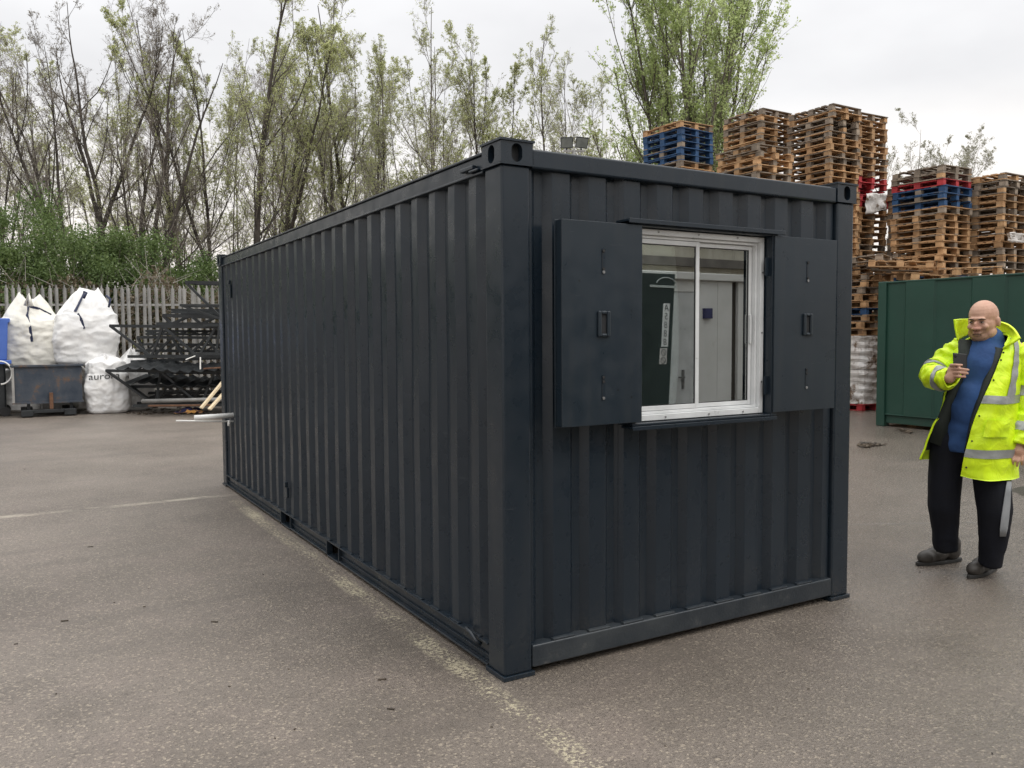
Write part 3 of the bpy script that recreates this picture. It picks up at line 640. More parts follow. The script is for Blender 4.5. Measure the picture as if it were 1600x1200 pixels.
# ------------------------------------------------------------------ palisade fence
A = dep(-70, 560, 20.2)[:2]; B = dep(470, 560, 21.6)[:2]
fe = tag(empty('palisade_fence', (A[0], A[1], 0)), 'grey steel palisade fence with pointed pales behind the bags', 'fence')
dv2 = (B-A)/np.linalg.norm(B-A); nv = np.array((-dv2[1], dv2[0])); Lf = np.linalg.norm(B-A); k = 0
PALE = None
def pale_mesh():
    mb = MB(); hw = .042; top = 2.95
    prof = [(-hw, .012), (-hw*.45, 0), (0, -.006), (hw*.45, 0), (hw, .012)]
    zt = [top-.09, top-.035, top, top-.035, top-.09]
    for i in range(4):
        (a, o1), (b_, o2) = prof[i], prof[i+1]
        mb.add([(a, o1, .05), (b_, o2, .05), (b_, o2, zt[i+1]-.05*(i in (0,))), (a, o1, zt[i]-.05*(i in (3,)))], [(0,1,2,3)])
    return mb.mesh('pale', M['galv'])
pm = pale_mesh(); ang = math.atan2(dv2[1], dv2[0])
while k*.166 < Lf:
    o = bpy.data.objects.new('pale', pm); COL.objects.link(o); o.parent = fe
    p = A+dv2*k*.166-A; o.location = (p[0], p[1], random.uniform(-.02, .02)); o.rotation_euler = (random.uniform(-.008, .008), random.uniform(-.012, .012), ang)
    md = o.modifiers.new('t', 'SOLIDIFY'); md.thickness = .004; k += 1
for z in (.45, 2.45):
    a3 = np.array((*(A+nv*.04), z)); b3 = np.array((*(B+nv*.04), z)); MB().bar(a3, b3, .04, .05).build('rail', M['galv'], fe)
s = 0
while s < Lf:
    p = A+dv2*s+nv*.11; MB().box(p[0]-.05, p[0]+.05, p[1]-.05, p[1]+.05, 0, 2.75).build('post', M['galv'], fe); s += 2.75

# ------------------------------------------------------------------ bulk bags
def bulk_bag(name, c, size, mtl, label, seed, top='pinch', lean=(0, 0), yaw=0):
    """woven sack: rounded square in plan, bulging sides, gathered or peaked top, creases"""
    n, q = 132, 84; w_, d_, h_ = size; r = empty(name, (c[0], c[1], c[2])); vs = []
    cz, sz = math.cos(yaw), math.sin(yaw)
    for j in range(q+1):
        v = j/q; zz = v*h_
        bul = .90+.13*math.sin(min(v, .8)/.8*math.pi)**.8
        if v < .06: bul *= .80+.2*(v/.06)**.5
        if top == 'pinch' and v > .70: bul *= max(.05, 1-((v-.70)/.30)**1.5*.93)
        if top == 'peak' and v > .62: bul *= max(.30, 1-((v-.62)/.38)**1.8*.58)
        if top == 'flat' and v > .88: bul *= max(.02, (1-((v-.88)/.12)**2))
        for k in range(n):
            th = 2*math.pi*k/n; c_, s_ = math.cos(th), math.sin(th); pw = 4.5 if v < .7 else 3
            qq = (abs(c_)**pw+abs(s_)**pw)**(1/pw); a, b_ = c_/qq*w_/2*bul, s_/qq*d_/2*bul
            f_ = 1+.085*noise.fractal(Vector((c_*1.5, s_*1.5, zz*2.2+seed)), 1, 2, 4)-.06*abs(noise.noise(Vector((c_*2.2+s_*1.2+zz*1.5, s_*2.2, zz*5.5+seed*3))))-.03*abs(noise.noise(Vector((c_*4.5-zz*3, s_*4.5, zz*6+seed*7))))
            rg = lambda fx_, sc2: (1-abs(noise.noise(Vector((c_*fx_+zz*fx_*.35, s_*fx_, zz*sc2+seed*11)))))**6
            f_ += .012*rg(2.4, 4.5)+.008*rg(5.0, 8.0)+.005*rg(9.0, 15.0)-.012
            f_ -= .05*max(0, noise.noise(Vector((c_*5, s_*5, zz*1.2+seed*5))))*(1 if v > .6 else .4)
            x, y = a*f_, b_*f_; x, y = x*cz-y*sz, x*sz+y*cz
            dz = (.10*noise.noise(Vector((c_*2, s_*2, seed*2.)))+ (.05 if top == 'peak' else .03)*math.cos(4*th+math.pi))*(v**3)*h_
            vs.append((c[0]+x+lean[0]*v*v, c[1]+y+lean[1]*v*v, c[2]+max(0, zz+dz)))
    fs = [(j*n+k, j*n+(k+1) % n, (j+1)*n+(k+1) % n, (j+1)*n+k) for j in range(q) for k in range(n)]
    fs += [tuple(q*n+k for k in range(n)), tuple(range(n-1, -1, -1))]
    mb = MB().add(vs, fs); o = mb.build('sack', mtl, r, True); tag(r, label, 'bulk bag', 'white bulk bags by the fence')
    bv = BVHTree.FromPolygons([Vector(v) for v in vs], fs); return r, bv
def drape(bv, pts, w_, name, parent, mtl, dirn=None, thick=.006):
    """webbing laid on a bag: each point is cast along the view on to the sack"""
    out = []
    for p in pts:
        d = Vector(p)-Vector(CAM); d.normalize(); hit = bv.ray_cast(Vector(CAM), d)
        out.append(np.array(hit[0]-d*.012) if hit[0] is not None else np.array(p))
    mb = MB()
    for a, b_ in zip(out, out[1:]): mb.bar(a, b_, w_, thick, upv=tuple(-fw))
    return mb.build(name, mtl, parent)
def P3(px, py, d): return dep(px, py, d)
z0 = lambda px, py, d: dep(px, py, d)[2]
def bagpos(px, d, z): p = dep(px, 560, d); return (p[0], p[1], z)
r3, bv3 = bulk_bag('bulk_bag', bagpos(166, 18.3, 0), (.92, .9, 1.22), M['bag'], 'white bulk bag with black lettering standing on the ground by the steel frames', 4, 'flat', (0, .05), -.05)
rb_, _ = bulk_bag('bulk_bag', bagpos(98, 18.9, 0), (1.0, .95, 1.05), M['bag'], 'white bulk bag mostly hidden behind the steel skip', 9, 'flat', yaw=-.1)
ra_, _ = bulk_bag('bulk_bag', bagpos(36, 18.8, 0), (1.0, .95, 1.0), M['bag'], 'white bulk bag at the bottom behind the blue bin', 12, 'flat', yaw=-.0)
rc_, _ = bulk_bag('bulk_bag', bagpos(207, 19.0, 0), (.8, .8, 1.32), M['bag'], 'white bulk bag half hidden behind the black steel frames', 15, 'pinch', yaw=.2)
r1, bv1 = bulk_bag('bulk_bag', bagpos(52, 18.4, .96), (1.18, 1.0, 1.52), M['bag_cream'], 'cream bulk bag tied up with a navy strap above the skip', 21, 'peak', (-.02, 0), -.12)
r2, bv2 = bulk_bag('bulk_bag', bagpos(132, 18.7, 1.02), (1.30, 1.0, 1.60), M['bag'], 'large white bulk bag with dark lifting straps stacked beside the cream one', 33, 'peak', (.10, 0), .10)
drape(bv1, [P3(44, 478, 18), P3(42, 492, 18), P3(47, 512, 18), P3(50, 534, 18)], .055, 'strap', r1, M['strap'])
drape(bv1, [P3(44, 478, 18), P3(60, 482, 18), P3(80, 492, 18)], .05, 'strap', r1, M['strap'])
drape(bv2, [P3(131, 456, 18), P3(126, 468, 18), P3(117, 487, 18)], .065, 'strap', r2, M['strap'])
drape(bv2, [P3(121, 490, 18), P3(127, 500, 18), P3(131, 514, 18)], .065, 'strap', r2, M['strap'])
p = P3(44, 478, 17.95); MB().tube([p+rt*-.05, p+up*.25+rt*.02, p+rt*.06], [.05, .03, .05], 8).build('tied_neck', M['bag_cream'], r1, True)
for a, b_ in (((131, 456), (131, 466)), ((166, 462), (170, 480))):
    p, q = P3(*a, 18.3), P3(*b_, 18.2); MB().tube([p, (p+q)/2+rt*.06+up*.05, q], .025, 6).build('lifting_loop', M['strap'], r2, True)
# lettering printed on the lower bag, laid on its surface
def text_mesh(body, size):
    cu = bpy.data.curves.new('t', 'FONT'); cu.body = body; cu.size = size; cu.align_x = 'CENTER'; cu.align_y = 'CENTER'; cu.resolution_u = 3
    ob = bpy.data.objects.new('t', cu); COL.objects.link(ob); bpy.context.view_layer.update()
    me = bpy.data.meshes.new_from_object(ob.evaluated_get(bpy.context.evaluated_depsgraph_get())); bpy.data.objects.remove(ob); return me
me = text_mesh('aurora', .27); me.name = 'lettering'; off = OFF[r3.name]
bm = bmesh.new(); bm.from_mesh(me); bmesh.ops.triangulate(bm, faces=bm.faces); bmesh.ops.subdivide_edges(bm, edges=bm.edges, cuts=1)
ctr = P3(163, 588, 17.6)
for v in bm.verts:
    q = ctr+rt*v.co.x*.92+up*(v.co.y*.72+v.co.x*.06); d = Vector(q)-Vector(CAM); d.normalize(); hit = bv3.ray_cast(Vector(CAM), d)
    v.co = Vector((hit[0] if hit[0] is not None else Vector(q)))-d*.012-Vector(off)
bm.to_mesh(me); bm.free(); me.materials.clear(); me.materials.append(M['rubber']); link('lettering', me, r3)

# ------------------------------------------------------------------ steel skip in front of the bags
ctr = np.array((-1.375, 16.6, 0.)); ax = np.array((1., 0, 0)); wid = 1.27; ay = np.array((0, 1., 0))
sk = tag(empty('steel_skip', (ctr[0], ctr[1], 0)), 'worn blue-grey steel tipping skip on a fork base before the bags', 'skip')
def sp(a, d, z): return ctr+ax*a+ay*d+np.array((0, 0, z))
hw = wid/2*1.0; zt, zb = 1.06, .30
def quadplate(c, name, mtl, th=.012):
    o = MB().add(c, [(0,1,2,3)]).build(name, mtl, sk); md = o.modifiers.new('t', 'SOLIDIFY'); md.thickness = th; return o
quadplate([sp(-hw, 0, zb), sp(hw, 0, zb), sp(hw, 0, zt), sp(-hw, 0, zt)], 'front_plate', M['skip'])
quadplate([sp(-hw, 1.1, zb), sp(-hw, .013, zb), sp(-hw, .013, zt), sp(-hw, 1.25, zt)], 'side_plate', M['skip'])
quadplate([sp(hw, .013, zb), sp(hw, 1.1, zb), sp(hw, 1.25, zt), sp(hw, .013, zt)], 'side_plate', M['skip'])
quadplate([sp(-hw+.013, 0.013, zb+.005), sp(hw-.013, .013, zb+.005), sp(hw-.013, 1.1, zb+.005), sp(-hw+.013, 1.1, zb+.005)], 'floor_plate', M['skip'])
for a, b_ in ((sp(-hw-.03, -.02, zt), sp(hw+.03, -.02, zt)), (sp(-hw, -.02, zt), sp(-hw, 1.25, zt)), (sp(hw, -.02, zt), sp(hw, 1.25, zt))):
    MB().bar(a, b_, .05, .045).build('rim', M['skip'], sk, bevel=.006)
MB().bar(sp(-hw+.012, -.03, zb), sp(-hw+.012, -.03, zt-.03), .045, .03).build('edge_angle', M['galv'], sk)
MB().bar(sp(-hw-.02, -.03, zb-.005), sp(hw+.02, -.03, zb-.005), .05, .03).build('bottom_edge', M['skip'], sk)
for a in (-hw*.62, hw*.62):
    MB().bar(sp(a, -.12, .09), sp(a, 1.1, .09), .22, .13).build('fork_sleeve', M['black_steel'], sk, bevel=.01)
    MB().bar(sp(a*1.0+.03, .1, .15), sp(a*1.0+.03, .1, .30), .06, .06).build('support', M['black_steel'], sk)
MB().bar(sp(-hw*.55, -.05, .12), sp(hw*.55, -.05, .12), .06, .07).build('cross_bar', M['black_steel'], sk, bevel=.006)
MB().bar(sp(hw*.08, -.05, .16), sp(hw*.08, -.05, .50), .07, .05).build('latch_arm', M['rust'], sk, bevel=.006)
# blue bin at the left edge of the yard
pb = dep(-34, 560, 17.6); bb = tag(empty('blue_bin', (pb[0], pb[1], 0)), 'blue plastic lidded bin on a dark frame at the left edge', 'bin')
bx0, by0 = pb[0], pb[1]
mb = MB()
for (s_, z) in ((.52, 1.18), (.56, 1.95), (.60, 1.97), (.60, 2.05)): mb.v += [tuple(pb*[1,1,0]+ax*i*s_+ay*(j*.5)+np.array((0,0,z))) for i, j in ((-1,-1),(1,-1),(1,1),(-1,1))]
mb.f = [(3,2,1,0)]+[(r*4+k, r*4+(k+1) % 4, r*4+4+(k+1) % 4, r*4+4+k) for r in range(3) for k in range(4)]+[(12,13,14,15)]; mb.m = [0]*len(mb.f)
mb.build('tub', M['blue_pl'], bb, bevel=.02)
o_ = pb*np.array((1,1,0)); up3 = np.array((0,0,1.))
MB().bar(o_-ax*.6+up3*1.14-ay*.5, o_+ax*.60+up3*1.14-ay*.5, .06, .08).build('rim', M['blue_pl'], bb, bevel=.01)
MB().bar(o_+up3*.10, o_+up3*1.12, .95, .8, tuple(ay)).build('frame', M['black_steel'], bb, bevel=.03)
for i in (-.5, .5):
    for j in (-.4, .4):
        q = o_+ax*i*.9+ay*j; MB().tube([q+up3*.1-ay*.04, q+up3*.1+ay*.04], .1, 14).build('wheel', M['rubber'], bb)
ring = [o_+ax*(.40+.20*math.cos(a))-ay*.52+up3*(.92+.24*math.sin(a)) for a in np.linspace(-1.6, 1.7, 16)]
MB().tube(ring, .018, 8).build('hose', M['pvc'], bb, True)

# ------------------------------------------------------------------ pile of black steel lattice frames
def lattice(name_lbl, top, bot, d, thick=.06, bays=4, gap=.55, grp='black steel lattice frames in the pile', diag2=True):
    """a lattice frame: top/bot = ((px,py),(px,py)) chord ends in the view at depth d; two faces gap apart joined by ties"""
    T0, T1 = P3(*top[0], d), P3(*top[1], d); B0, B1 = P3(*bot[0], d), P3(*bot[1], d)
    r = empty('lattice_frame', tuple((B0+B1)/2)); tag(r, name_lbl, 'steel frame', grp); dd = fw*np.array((1,1,0)); dd /= np.linalg.norm(dd)
    for s_ in (0, gap):
        MB().bar(T0+dd*s_, T1+dd*s_, thick, thick).build('chord', M['black_steel'], r); MB().bar(B0+dd*s_, B1+dd*s_, thick, thick).build('chord', M['black_steel'], r)
        for k in range(bays if s_ == 0 else 0):
            a0 = T0+(T1-T0)*k/bays; b0 = B0+(B1-B0)*(k+.5)/bays if diag2 else B0+(B1-B0)*k/bays; a1 = T0+(T1-T0)*(k+1)/bays
            MB().bar(a0+dd*s_, b0+dd*s_, thick*.8, thick*.8).build('diagonal', M['black_steel'], r)
            MB().bar(b0+dd*s_, a1+dd*s_, thick*.8, thick*.8).build('diagonal', M['black_steel'], r)
    for k in range(bays+1):
        a = T0+(T1-T0)*k/bays; MB().bar(a, a+dd*gap, thick*.7, thick*.7).build('tie', M['black_steel'], r)
    return r
lattice('black steel lattice frame lying lowest in the pile on the ground', ((166, 579), (420, 582)), ((208, 634), (420, 632)), 17.9, bays=3)
lattice('black lattice frame low in the pile behind the lettered bag', ((205, 604), (430, 603)), ((215, 630), (430, 628)), 18.6, bays=4)
lattice('black lattice frame with long overhanging top bar at mid height', ((172, 509), (420, 512)), ((200, 557), (420, 558)), 17.9, bays=3)
lattice('black lattice frame at mid height behind the overhanging one', ((215, 527), (430, 528)), ((205, 565), (430, 556)), 18.5, bays=4)
lattice('flat black lattice frame just under the mid height ones', ((212, 538), (430, 540)), ((212, 548), (430, 550)), 18.9, .05, 7)
lattice('black lattice frame lying above the mid height gap', ((255, 493), (430, 494)), ((245, 506), (430, 507)), 18.3, .07, 4)
lattice('inverted black lattice frame forming the top of the pile', ((290, 441), (430, 443)), ((262, 493), (430, 500)), 18.0, .06, 1, .5)
lattice('smaller black lattice frame second from the top of the pile', ((282, 477), (430, 478)), ((318, 508), (430, 509)), 17.8, .055, 1, .45)
lattice('black lattice frame standing nearest the cabin edge', ((345, 493), (450, 495)), ((300, 553), (450, 553)), 17.3, .05, 2, .4)
lattice('flat black frame at the back of the pile just below its top', ((268, 484), (430, 485)), ((268, 488), (430, 489)), 18.9, .05, 6)
lattice('flat black frame at the back of the pile above mid height', ((228, 517), (430, 518)), ((228, 522), (430, 523)), 19.0, .05, 6)
lattice('flat black frame at the back of the pile below mid height', ((206, 572), (430, 573)), ((206, 582), (430, 583)), 18.9, .06, 5)
lattice('flat black frame at the back of the pile near the ground', ((210, 614), (430, 614)), ((210, 622), (430, 622)), 18.9, .06, 5)
# corrugated sheets lying across the pile
for (pa, pb_, d, lbl) in (((192, 570), (430, 572), 17.8, 'dark corrugated sheet lying across the middle of the pile'), ((205, 592), (430, 595), 18.1, 'dark corrugated sheet sagging in the lower pile')):
    a, b_ = P3(*pa, d), P3(*pb_, d); n = 36; dd = np.array((fw[0], fw[1], 0)); vs = []
    for k in range(n+1):
        p = a+(b_-a)*k/n+np.array((0, 0, .035*math.cos(k*math.pi*.66)+.03*math.sin(k*.3))); vs += [p-dd*.35-up3*.09, p+dd*.8+up3*.05]
    o = MB().add(vs, [(2*k, 2*k+2, 2*k+3, 2*k+1) for k in range(n)]).build('corrugated_sheet', M['black_steel']); md = o.modifiers.new('t', 'SOLIDIFY'); md.thickness = .008
    tag(o, lbl, 'metal sheet', 'dark corrugated sheets in the pile')
def stick(name, a, b_, w_, mtl, label, cat, grp=None, round_=False):
    mb = MB(); (mb.tube([a, b_], w_/2, 10) if round_ else mb.bar(a, b_, w_, w_*.6)); tag(mb.build(name, mtl, None, round_, 0 if round_ else .004), label, cat, grp)
stick('timber_batten', P3(314, 638, 16.6), P3(352, 592, 17.0), .075, M['timber'], 'pale timber batten leaning on the pile, left of the two', 'timber', 'pale timber battens')
stick('timber_batten', P3(327, 640, 16.6), P3(356, 607, 17.0), .075, M['timber'], 'pale timber batten leaning on the pile, nearer the cabin', 'timber', 'pale timber battens')
stick('steel_pipe', P3(222, 627, 17.5), P3(420, 622, 17.6), .09, M['galv'], 'long grey steel pipe lying along the foot of the pile', 'pipe', None, True)
stick('rusty_bar', P3(232, 634, 17.3), P3(330, 633, 17.3), .06, M['rust'], 'rusty steel bar lying below the grey pipe', 'bar')
stick('rusty_bar', P3(318, 576, 17.2), P3(350, 574, 17.2), .05, M['rust'], 'rusty steel bar sticking out beside the cabin edge', 'bar')
stick('bent_rod', P3(290, 562, 16.9), P3(305, 556, 17.0), .03, M['pvc'], 'short pale rod hooked on the frame near the cabin', 'rod', 'pale rods on the pile')
stick('bent_rod', P3(313, 558, 16.9), P3(313, 577, 16.9), .025, M['pvc'], 'upright thin pale rod hanging from the frame near the cabin', 'rod', 'pale rods on the pile')
mb = MB(); q = gnd(297, 646)
vs = []; n = 18; w2 = 10
for j in range(w2+1):
    for k in range(n+1):
        a, b_ = (k/n-.5)*.62, (j/w2-.5)*.4; hgt = .03+.10*max(0, 1-(a*a/.085+b_*b_/.035))*(1+.7*noise.noise(Vector((a*9, b_*9, 2))))+.04*noise.noise(Vector((a*16, b_*16, 5)))
        vs.append(q+rt*a+np.array((fw[0], fw[1], 0))*b_+up3*(max(.002, hgt)-0))
mb.add(vs, [(j*(n+1)+k, j*(n+1)+k+1, (j+1)*(n+1)+k+1, (j+1)*(n+1)+k) for j in range(w2) for k in range(n)])
tag(mb.build('crumpled_rag', M['rag'], None, True), 'crumpled navy and orange cloth on the ground by the pile', 'cloth')
# scraps and grit at the foot of the junk, on the open tarmac
mb = MB(); rs = random.Random(5)
for k in range(60):
    p = gnd(rs.uniform(190, 330), rs.uniform(636, 648)); a = rs.uniform(0, 6.3); l = rs.uniform(.03, .12)
    mb.bar(p+up3*.012, p+np.array((math.cos(a), math.sin(a), .1))*l+up3*.012, .03, .018)
for k in range(45):
    p = gnd(rs.uniform(-20, 1620), 640+560*rs.random()**1.3)
    if -.1 < p[0] < 2.6 and -.1 < p[1] < 6.4: continue
    a = rs.uniform(0, 6.3); l = rs.uniform(.006, .017); mb.bar(p+up3*.002, p+np.array((math.cos(a), math.sin(a), .05))*l+up3*.002, l*.45, .003)
for (px, py, l) in ((590, 1063, .05), (330, 972, .05), (137, 855, .05), (95, 971, .05), (605, 1108, .04)):
    p = gnd(px, py); mb.bar(p+up3*.003, p+up3*.005+rt*l*.8+np.array((fw[0], fw[1], 0))*l*.3*rs.uniform(-1, 1), .008, .004)
for (px, py) in ((1345, 696), (1355, 699), (1362, 697), (1372, 697), (1410, 674), (1420, 676)):
    for k in range(6):
        p = gnd(px+rs.uniform(-5, 5), py+rs.uniform(-1.5, 1.5)); a = rs.uniform(0, 6.3); mb.bar(p+up3*.01, p+np.array((math.cos(a), math.sin(a), .2))*.09+up3*.012, .04, .012)
tag(mb.build('ground_litter', mat('leaf litter', (.02,.017,.014), (.10,.075,.05), 3, .9)), 'scattered leaf scraps, twigs and grit on the tarmac', 'litter', kind='stuff')

# ------------------------------------------------------------------ trees
def segs_mesh(segs, name, mtl):
    """segs: list of (P0,P1,R0,R1,sides) arrays -> one mesh of tapered prisms"""
    Vs, Fs, b = [], [], 0
    for P0, P1, R0, R1, k in segs:
        D = P1-P0; D = D/(np.linalg.norm(D, axis=1, keepdims=True)+1e-9)
        ref = np.where(np.abs(D[:, 2:3]) > .9, np.array([[1., 0, 0]]), np.array([[0, 0, 1.]]))
        A_ = np.cross(D, ref); A_ /= np.linalg.norm(A_, axis=1, keepdims=True)+1e-9; B_ = np.cross(D, A_); n = len(P0)
        for Pq, Rq in ((P0-D*R0[:, None]*.4, R0), (P1+D*R1[:, None]*.4, R1)):
            for i in range(k):
                th = 2*math.pi*i/k; Vs.append(Pq+(A_*math.cos(th)+B_*math.sin(th))*Rq[:, None])
        base = b+np.arange(n)
        for i in range(k):
            j = (i+1) % k; Fs.append(np.stack([base+i*n, base+j*n, base+(k+j)*n, base+(k+i)*n], 1))
        b += 2*k*n
    return npmesh(name, np.concatenate(Vs), np.concatenate(Fs), mtl, smooth=False)
def unit(v): return v/(np.linalg.norm(v, axis=-1, keepdims=True)+1e-9)
def leaves_mesh(rng, pts, size, name, mtl, asp=.6):
    n = len(pts); a = unit(rng.normal(size=(n, 3))); c = unit(np.cross(a, rng.normal(size=(n, 3)))); s_ = size*rng.uniform(.6, 1.35, (n, 1))
    V = np.concatenate([pts-a*s_*.5, pts+c*s_*asp*.5, pts+a*s_*.5, pts-c*s_*asp*.5]); i = np.arange(n)
    return npmesh(name, V, np.stack([i, i+n, i+2*n, i+3*n], 1), mtl)
STYLE = {                                # children per level, angle, length ratio, start of branches, wander, upward pull
 'bare':   dict(kids=(18, 8, 6, 5), ang=(32, 32, 34, 38), lr=(.40, .54, .56, .58), st=(.25, .15, .1, .1), wan=(.06, .11, .16, .22), upf=(.06, .13, .10, .06), leaf=.5, ls=.045, k=('bark_d', 'twig', 'leaf_g')),
 'green':  dict(kids=(22, 8, 6, 3), ang=(27, 30, 34, 40), lr=(.29, .54, .56, .58), st=(.18, .15, .1, .1), wan=(.04, .10, .16, .24), upf=(.05, .13, .09, .03), leaf=2.1, ls=.055, k=('bark_d', 'twig', 'leaf_y')),
 'birch':  dict(kids=(28, 7, 6, 4), ang=(27, 30, 36, 42), lr=(.24, .54, .56, .55), st=(.16, .15, .1, .1), wan=(.03, .09, .16, .2), upf=(.04, .12, .08, .02), leaf=1.2, ls=.05, k=('bark_g', 'twig_p', 'leaf_y')),
 'poplar': dict(kids=(44, 13, 5), ang=(32, 21, 24), lr=(.42, .52, .36), st=(.06, .06, .1), wan=(.03, .06, .10), upf=(.08, .17, .10), leaf=9, ls=.09, k=('bark_g', 'twig', 'leaf_p')),
 'pale':   dict(kids=(20, 9, 7, 4), ang=(40, 34, 36, 40), lr=(.42, .52, .52, .5), st=(.10, .15, .1, .1), wan=(.06, .12, .18, .2), upf=(.06, .15, .10, .05), leaf=1.2, ls=.06, k=('twig_p', 'twig_p', 'leaf_pp')),
}
def make_tree(px, d, top_px, style, label, seed, r0=.12, lean=(0, 0), fork=None, density=1.0, group='trees beyond the fence', name='tree', leafmul=1.0, loc=None, height=None):
    rng = np.random.default_rng(seed); S = STYLE[style]; r0 = r0*.85
    p = dep(px, 560, d) if loc is None else loc; base = np.array((p[0], p[1], 0.)); H = height or CAM[2]+(526-top_px)/FPX*d
    root = tag(empty(name, tuple(base)), label, 'tree', group)
    segs_t, segs_c, leafpts = [], [], []
    # trunk(s)
    lead = [(np.zeros(3), np.array((lean[0], 0, 1.)), H, r0)]
    if fork:
        lead = [(np.zeros(3), np.array((0, 0, 1.)), H*fork[0], r0)]
    def level(P, D, L, R, ns, wan, upf, taper=.25):
        pts = [P]; dirs = [D]; Rs = [R]
        for i in range(ns):
            D = unit(D+rng.normal(size=D.shape)*wan+np.array((0, 0, upf))); P = P+D*(L/ns)[:, None]; pts.append(P); dirs.append(D); Rs.append(R*(1-(1-taper)*(i+1)/ns))
        return np.stack(pts, 1), np.stack(dirs, 1), np.stack(Rs, 1)
    rtv = np.array((rt[0], rt[1], 0))
    def world_dir(a, b_): return unit(np.array((0, 0, 1.))+rtv*a+np.array((fw[0], fw[1], 0))*b_)
    if fork:
        P0 = np.zeros((1, 3)); D0 = world_dir(*lean)[None]
        tp, td, tr = level(P0, D0, np.array([H*fork[0]]), np.array([r0]), 6, .04, .02, .8)
        segs_t.append((tp[0, :-1], tp[0, 1:], tr[0, :-1], tr[0, 1:], 7))
        nb = len(fork[1]); Pq = np.repeat(tp[:, -1], nb, 0); Dq = np.array([world_dir(a, rng.uniform(-.2, .2)) for a in fork[1]])
        Lq = np.array([H*(1-fork[0])*rng.uniform(.85, 1.0) for _ in range(nb)]); Rq = np.full(nb, r0*.62)
    else:
        nb = 1; Pq = np.zeros((1, 3)); Dq = world_dir(*lean)[None]; Lq = np.array([H]); Rq = np.array([r0])
    P_, D_, R_ = level(Pq, Dq, Lq, Rq, 14, S['wan'][0], S['upf'][0]*.5, .12)
    for i in range(nb): segs_t.append((P_[i, :-1], P_[i, 1:], R_[i, :-1], R_[i, 1:], 6))
    L = Lq; last = len(S['kids'])-1
    for lv, kids in enumerate(S['kids']):
        kk = kids if lv else max(6, int(round(kids*density/ (nb**.6))))
        nB, nS = P_.shape[0], P_.shape[1]-1
        tpar = rng.uniform(S['st'][lv] if (lv or not fork) else .05, .98, (nB, kk)); tpar = np.sort(tpar, 1)
        x_ = tpar*nS; i0 = np.minimum(x_.astype(int), nS-1); f_ = (x_-i0)[..., None]; bi = np.arange(nB)[:, None]
        Pn = (P_[bi, i0]*(1-f_)+P_[bi, i0+1]*f_).reshape(-1, 3); Dn = D_[bi, i0+1].reshape(-1, 3)
        Rn = (R_[bi, i0]*(1-f_[..., 0])+R_[bi, i0+1]*f_[..., 0]).reshape(-1)
        a = np.radians(S['ang'][lv]+rng.normal(size=len(Pn))*8); perp = unit(np.cross(Dn, rng.normal(size=Dn.shape)))
        Dn = unit(Dn*np.cos(a)[:, None]+perp*np.sin(a)[:, None])
        Ln = (L[:, None]*S['lr'][lv]*(1.12-.72*tpar)*rng.uniform(.65, 1.15, tpar.shape)).reshape(-1)
        Rn = np.maximum(np.minimum(Rn*.52, .0095*Ln+.003), .0034 if lv >= 2 else .006)
        ns = 6 if lv == 0 else (4 if lv == 1 else 3)
        P_, D_, R_ = level(Pn, Dn, Ln, Rn, ns, S['wan'][min(lv+1, len(S['wan'])-1)], S['upf'][min(lv+1, len(S['upf'])-1)], .35); L = Ln
        tgt = segs_t if lv == 0 else segs_c
        tgt.append((P_[:, :-1].reshape(-1, 3), P_[:, 1:].reshape(-1, 3), R_[:, :-1].ravel(), R_[:, 1:].ravel(), 5 if lv == 0 else 3))
        if lv >= last-1:
            nl = int(P_.shape[0]*S['leaf']*leafmul*(1 if lv == last else .3)); idx = rng.integers(0, P_.shape[0], nl); q = rng.uniform(.15, 1, nl)*ns
            i0 = np.minimum(q.astype(int), ns-1); ff = (q-i0)[:, None]; leafpts.append(P_[idx, i0]*(1-ff)+P_[idx, i0+1]*ff+rng.normal(size=(nl, 3))*(.05 if style == 'poplar' else .025))
    tk, tw, lf = S['k']
    link('trunk', segs_mesh(segs_t, 'trunk', M[tk]), root); cr_ = link('crown', segs_mesh(segs_c, 'crown', M[tw]), root)
    link('foliage', leaves_mesh(rng, np.concatenate(leafpts), S['ls'], 'foliage', M[lf]), cr_)
    return root
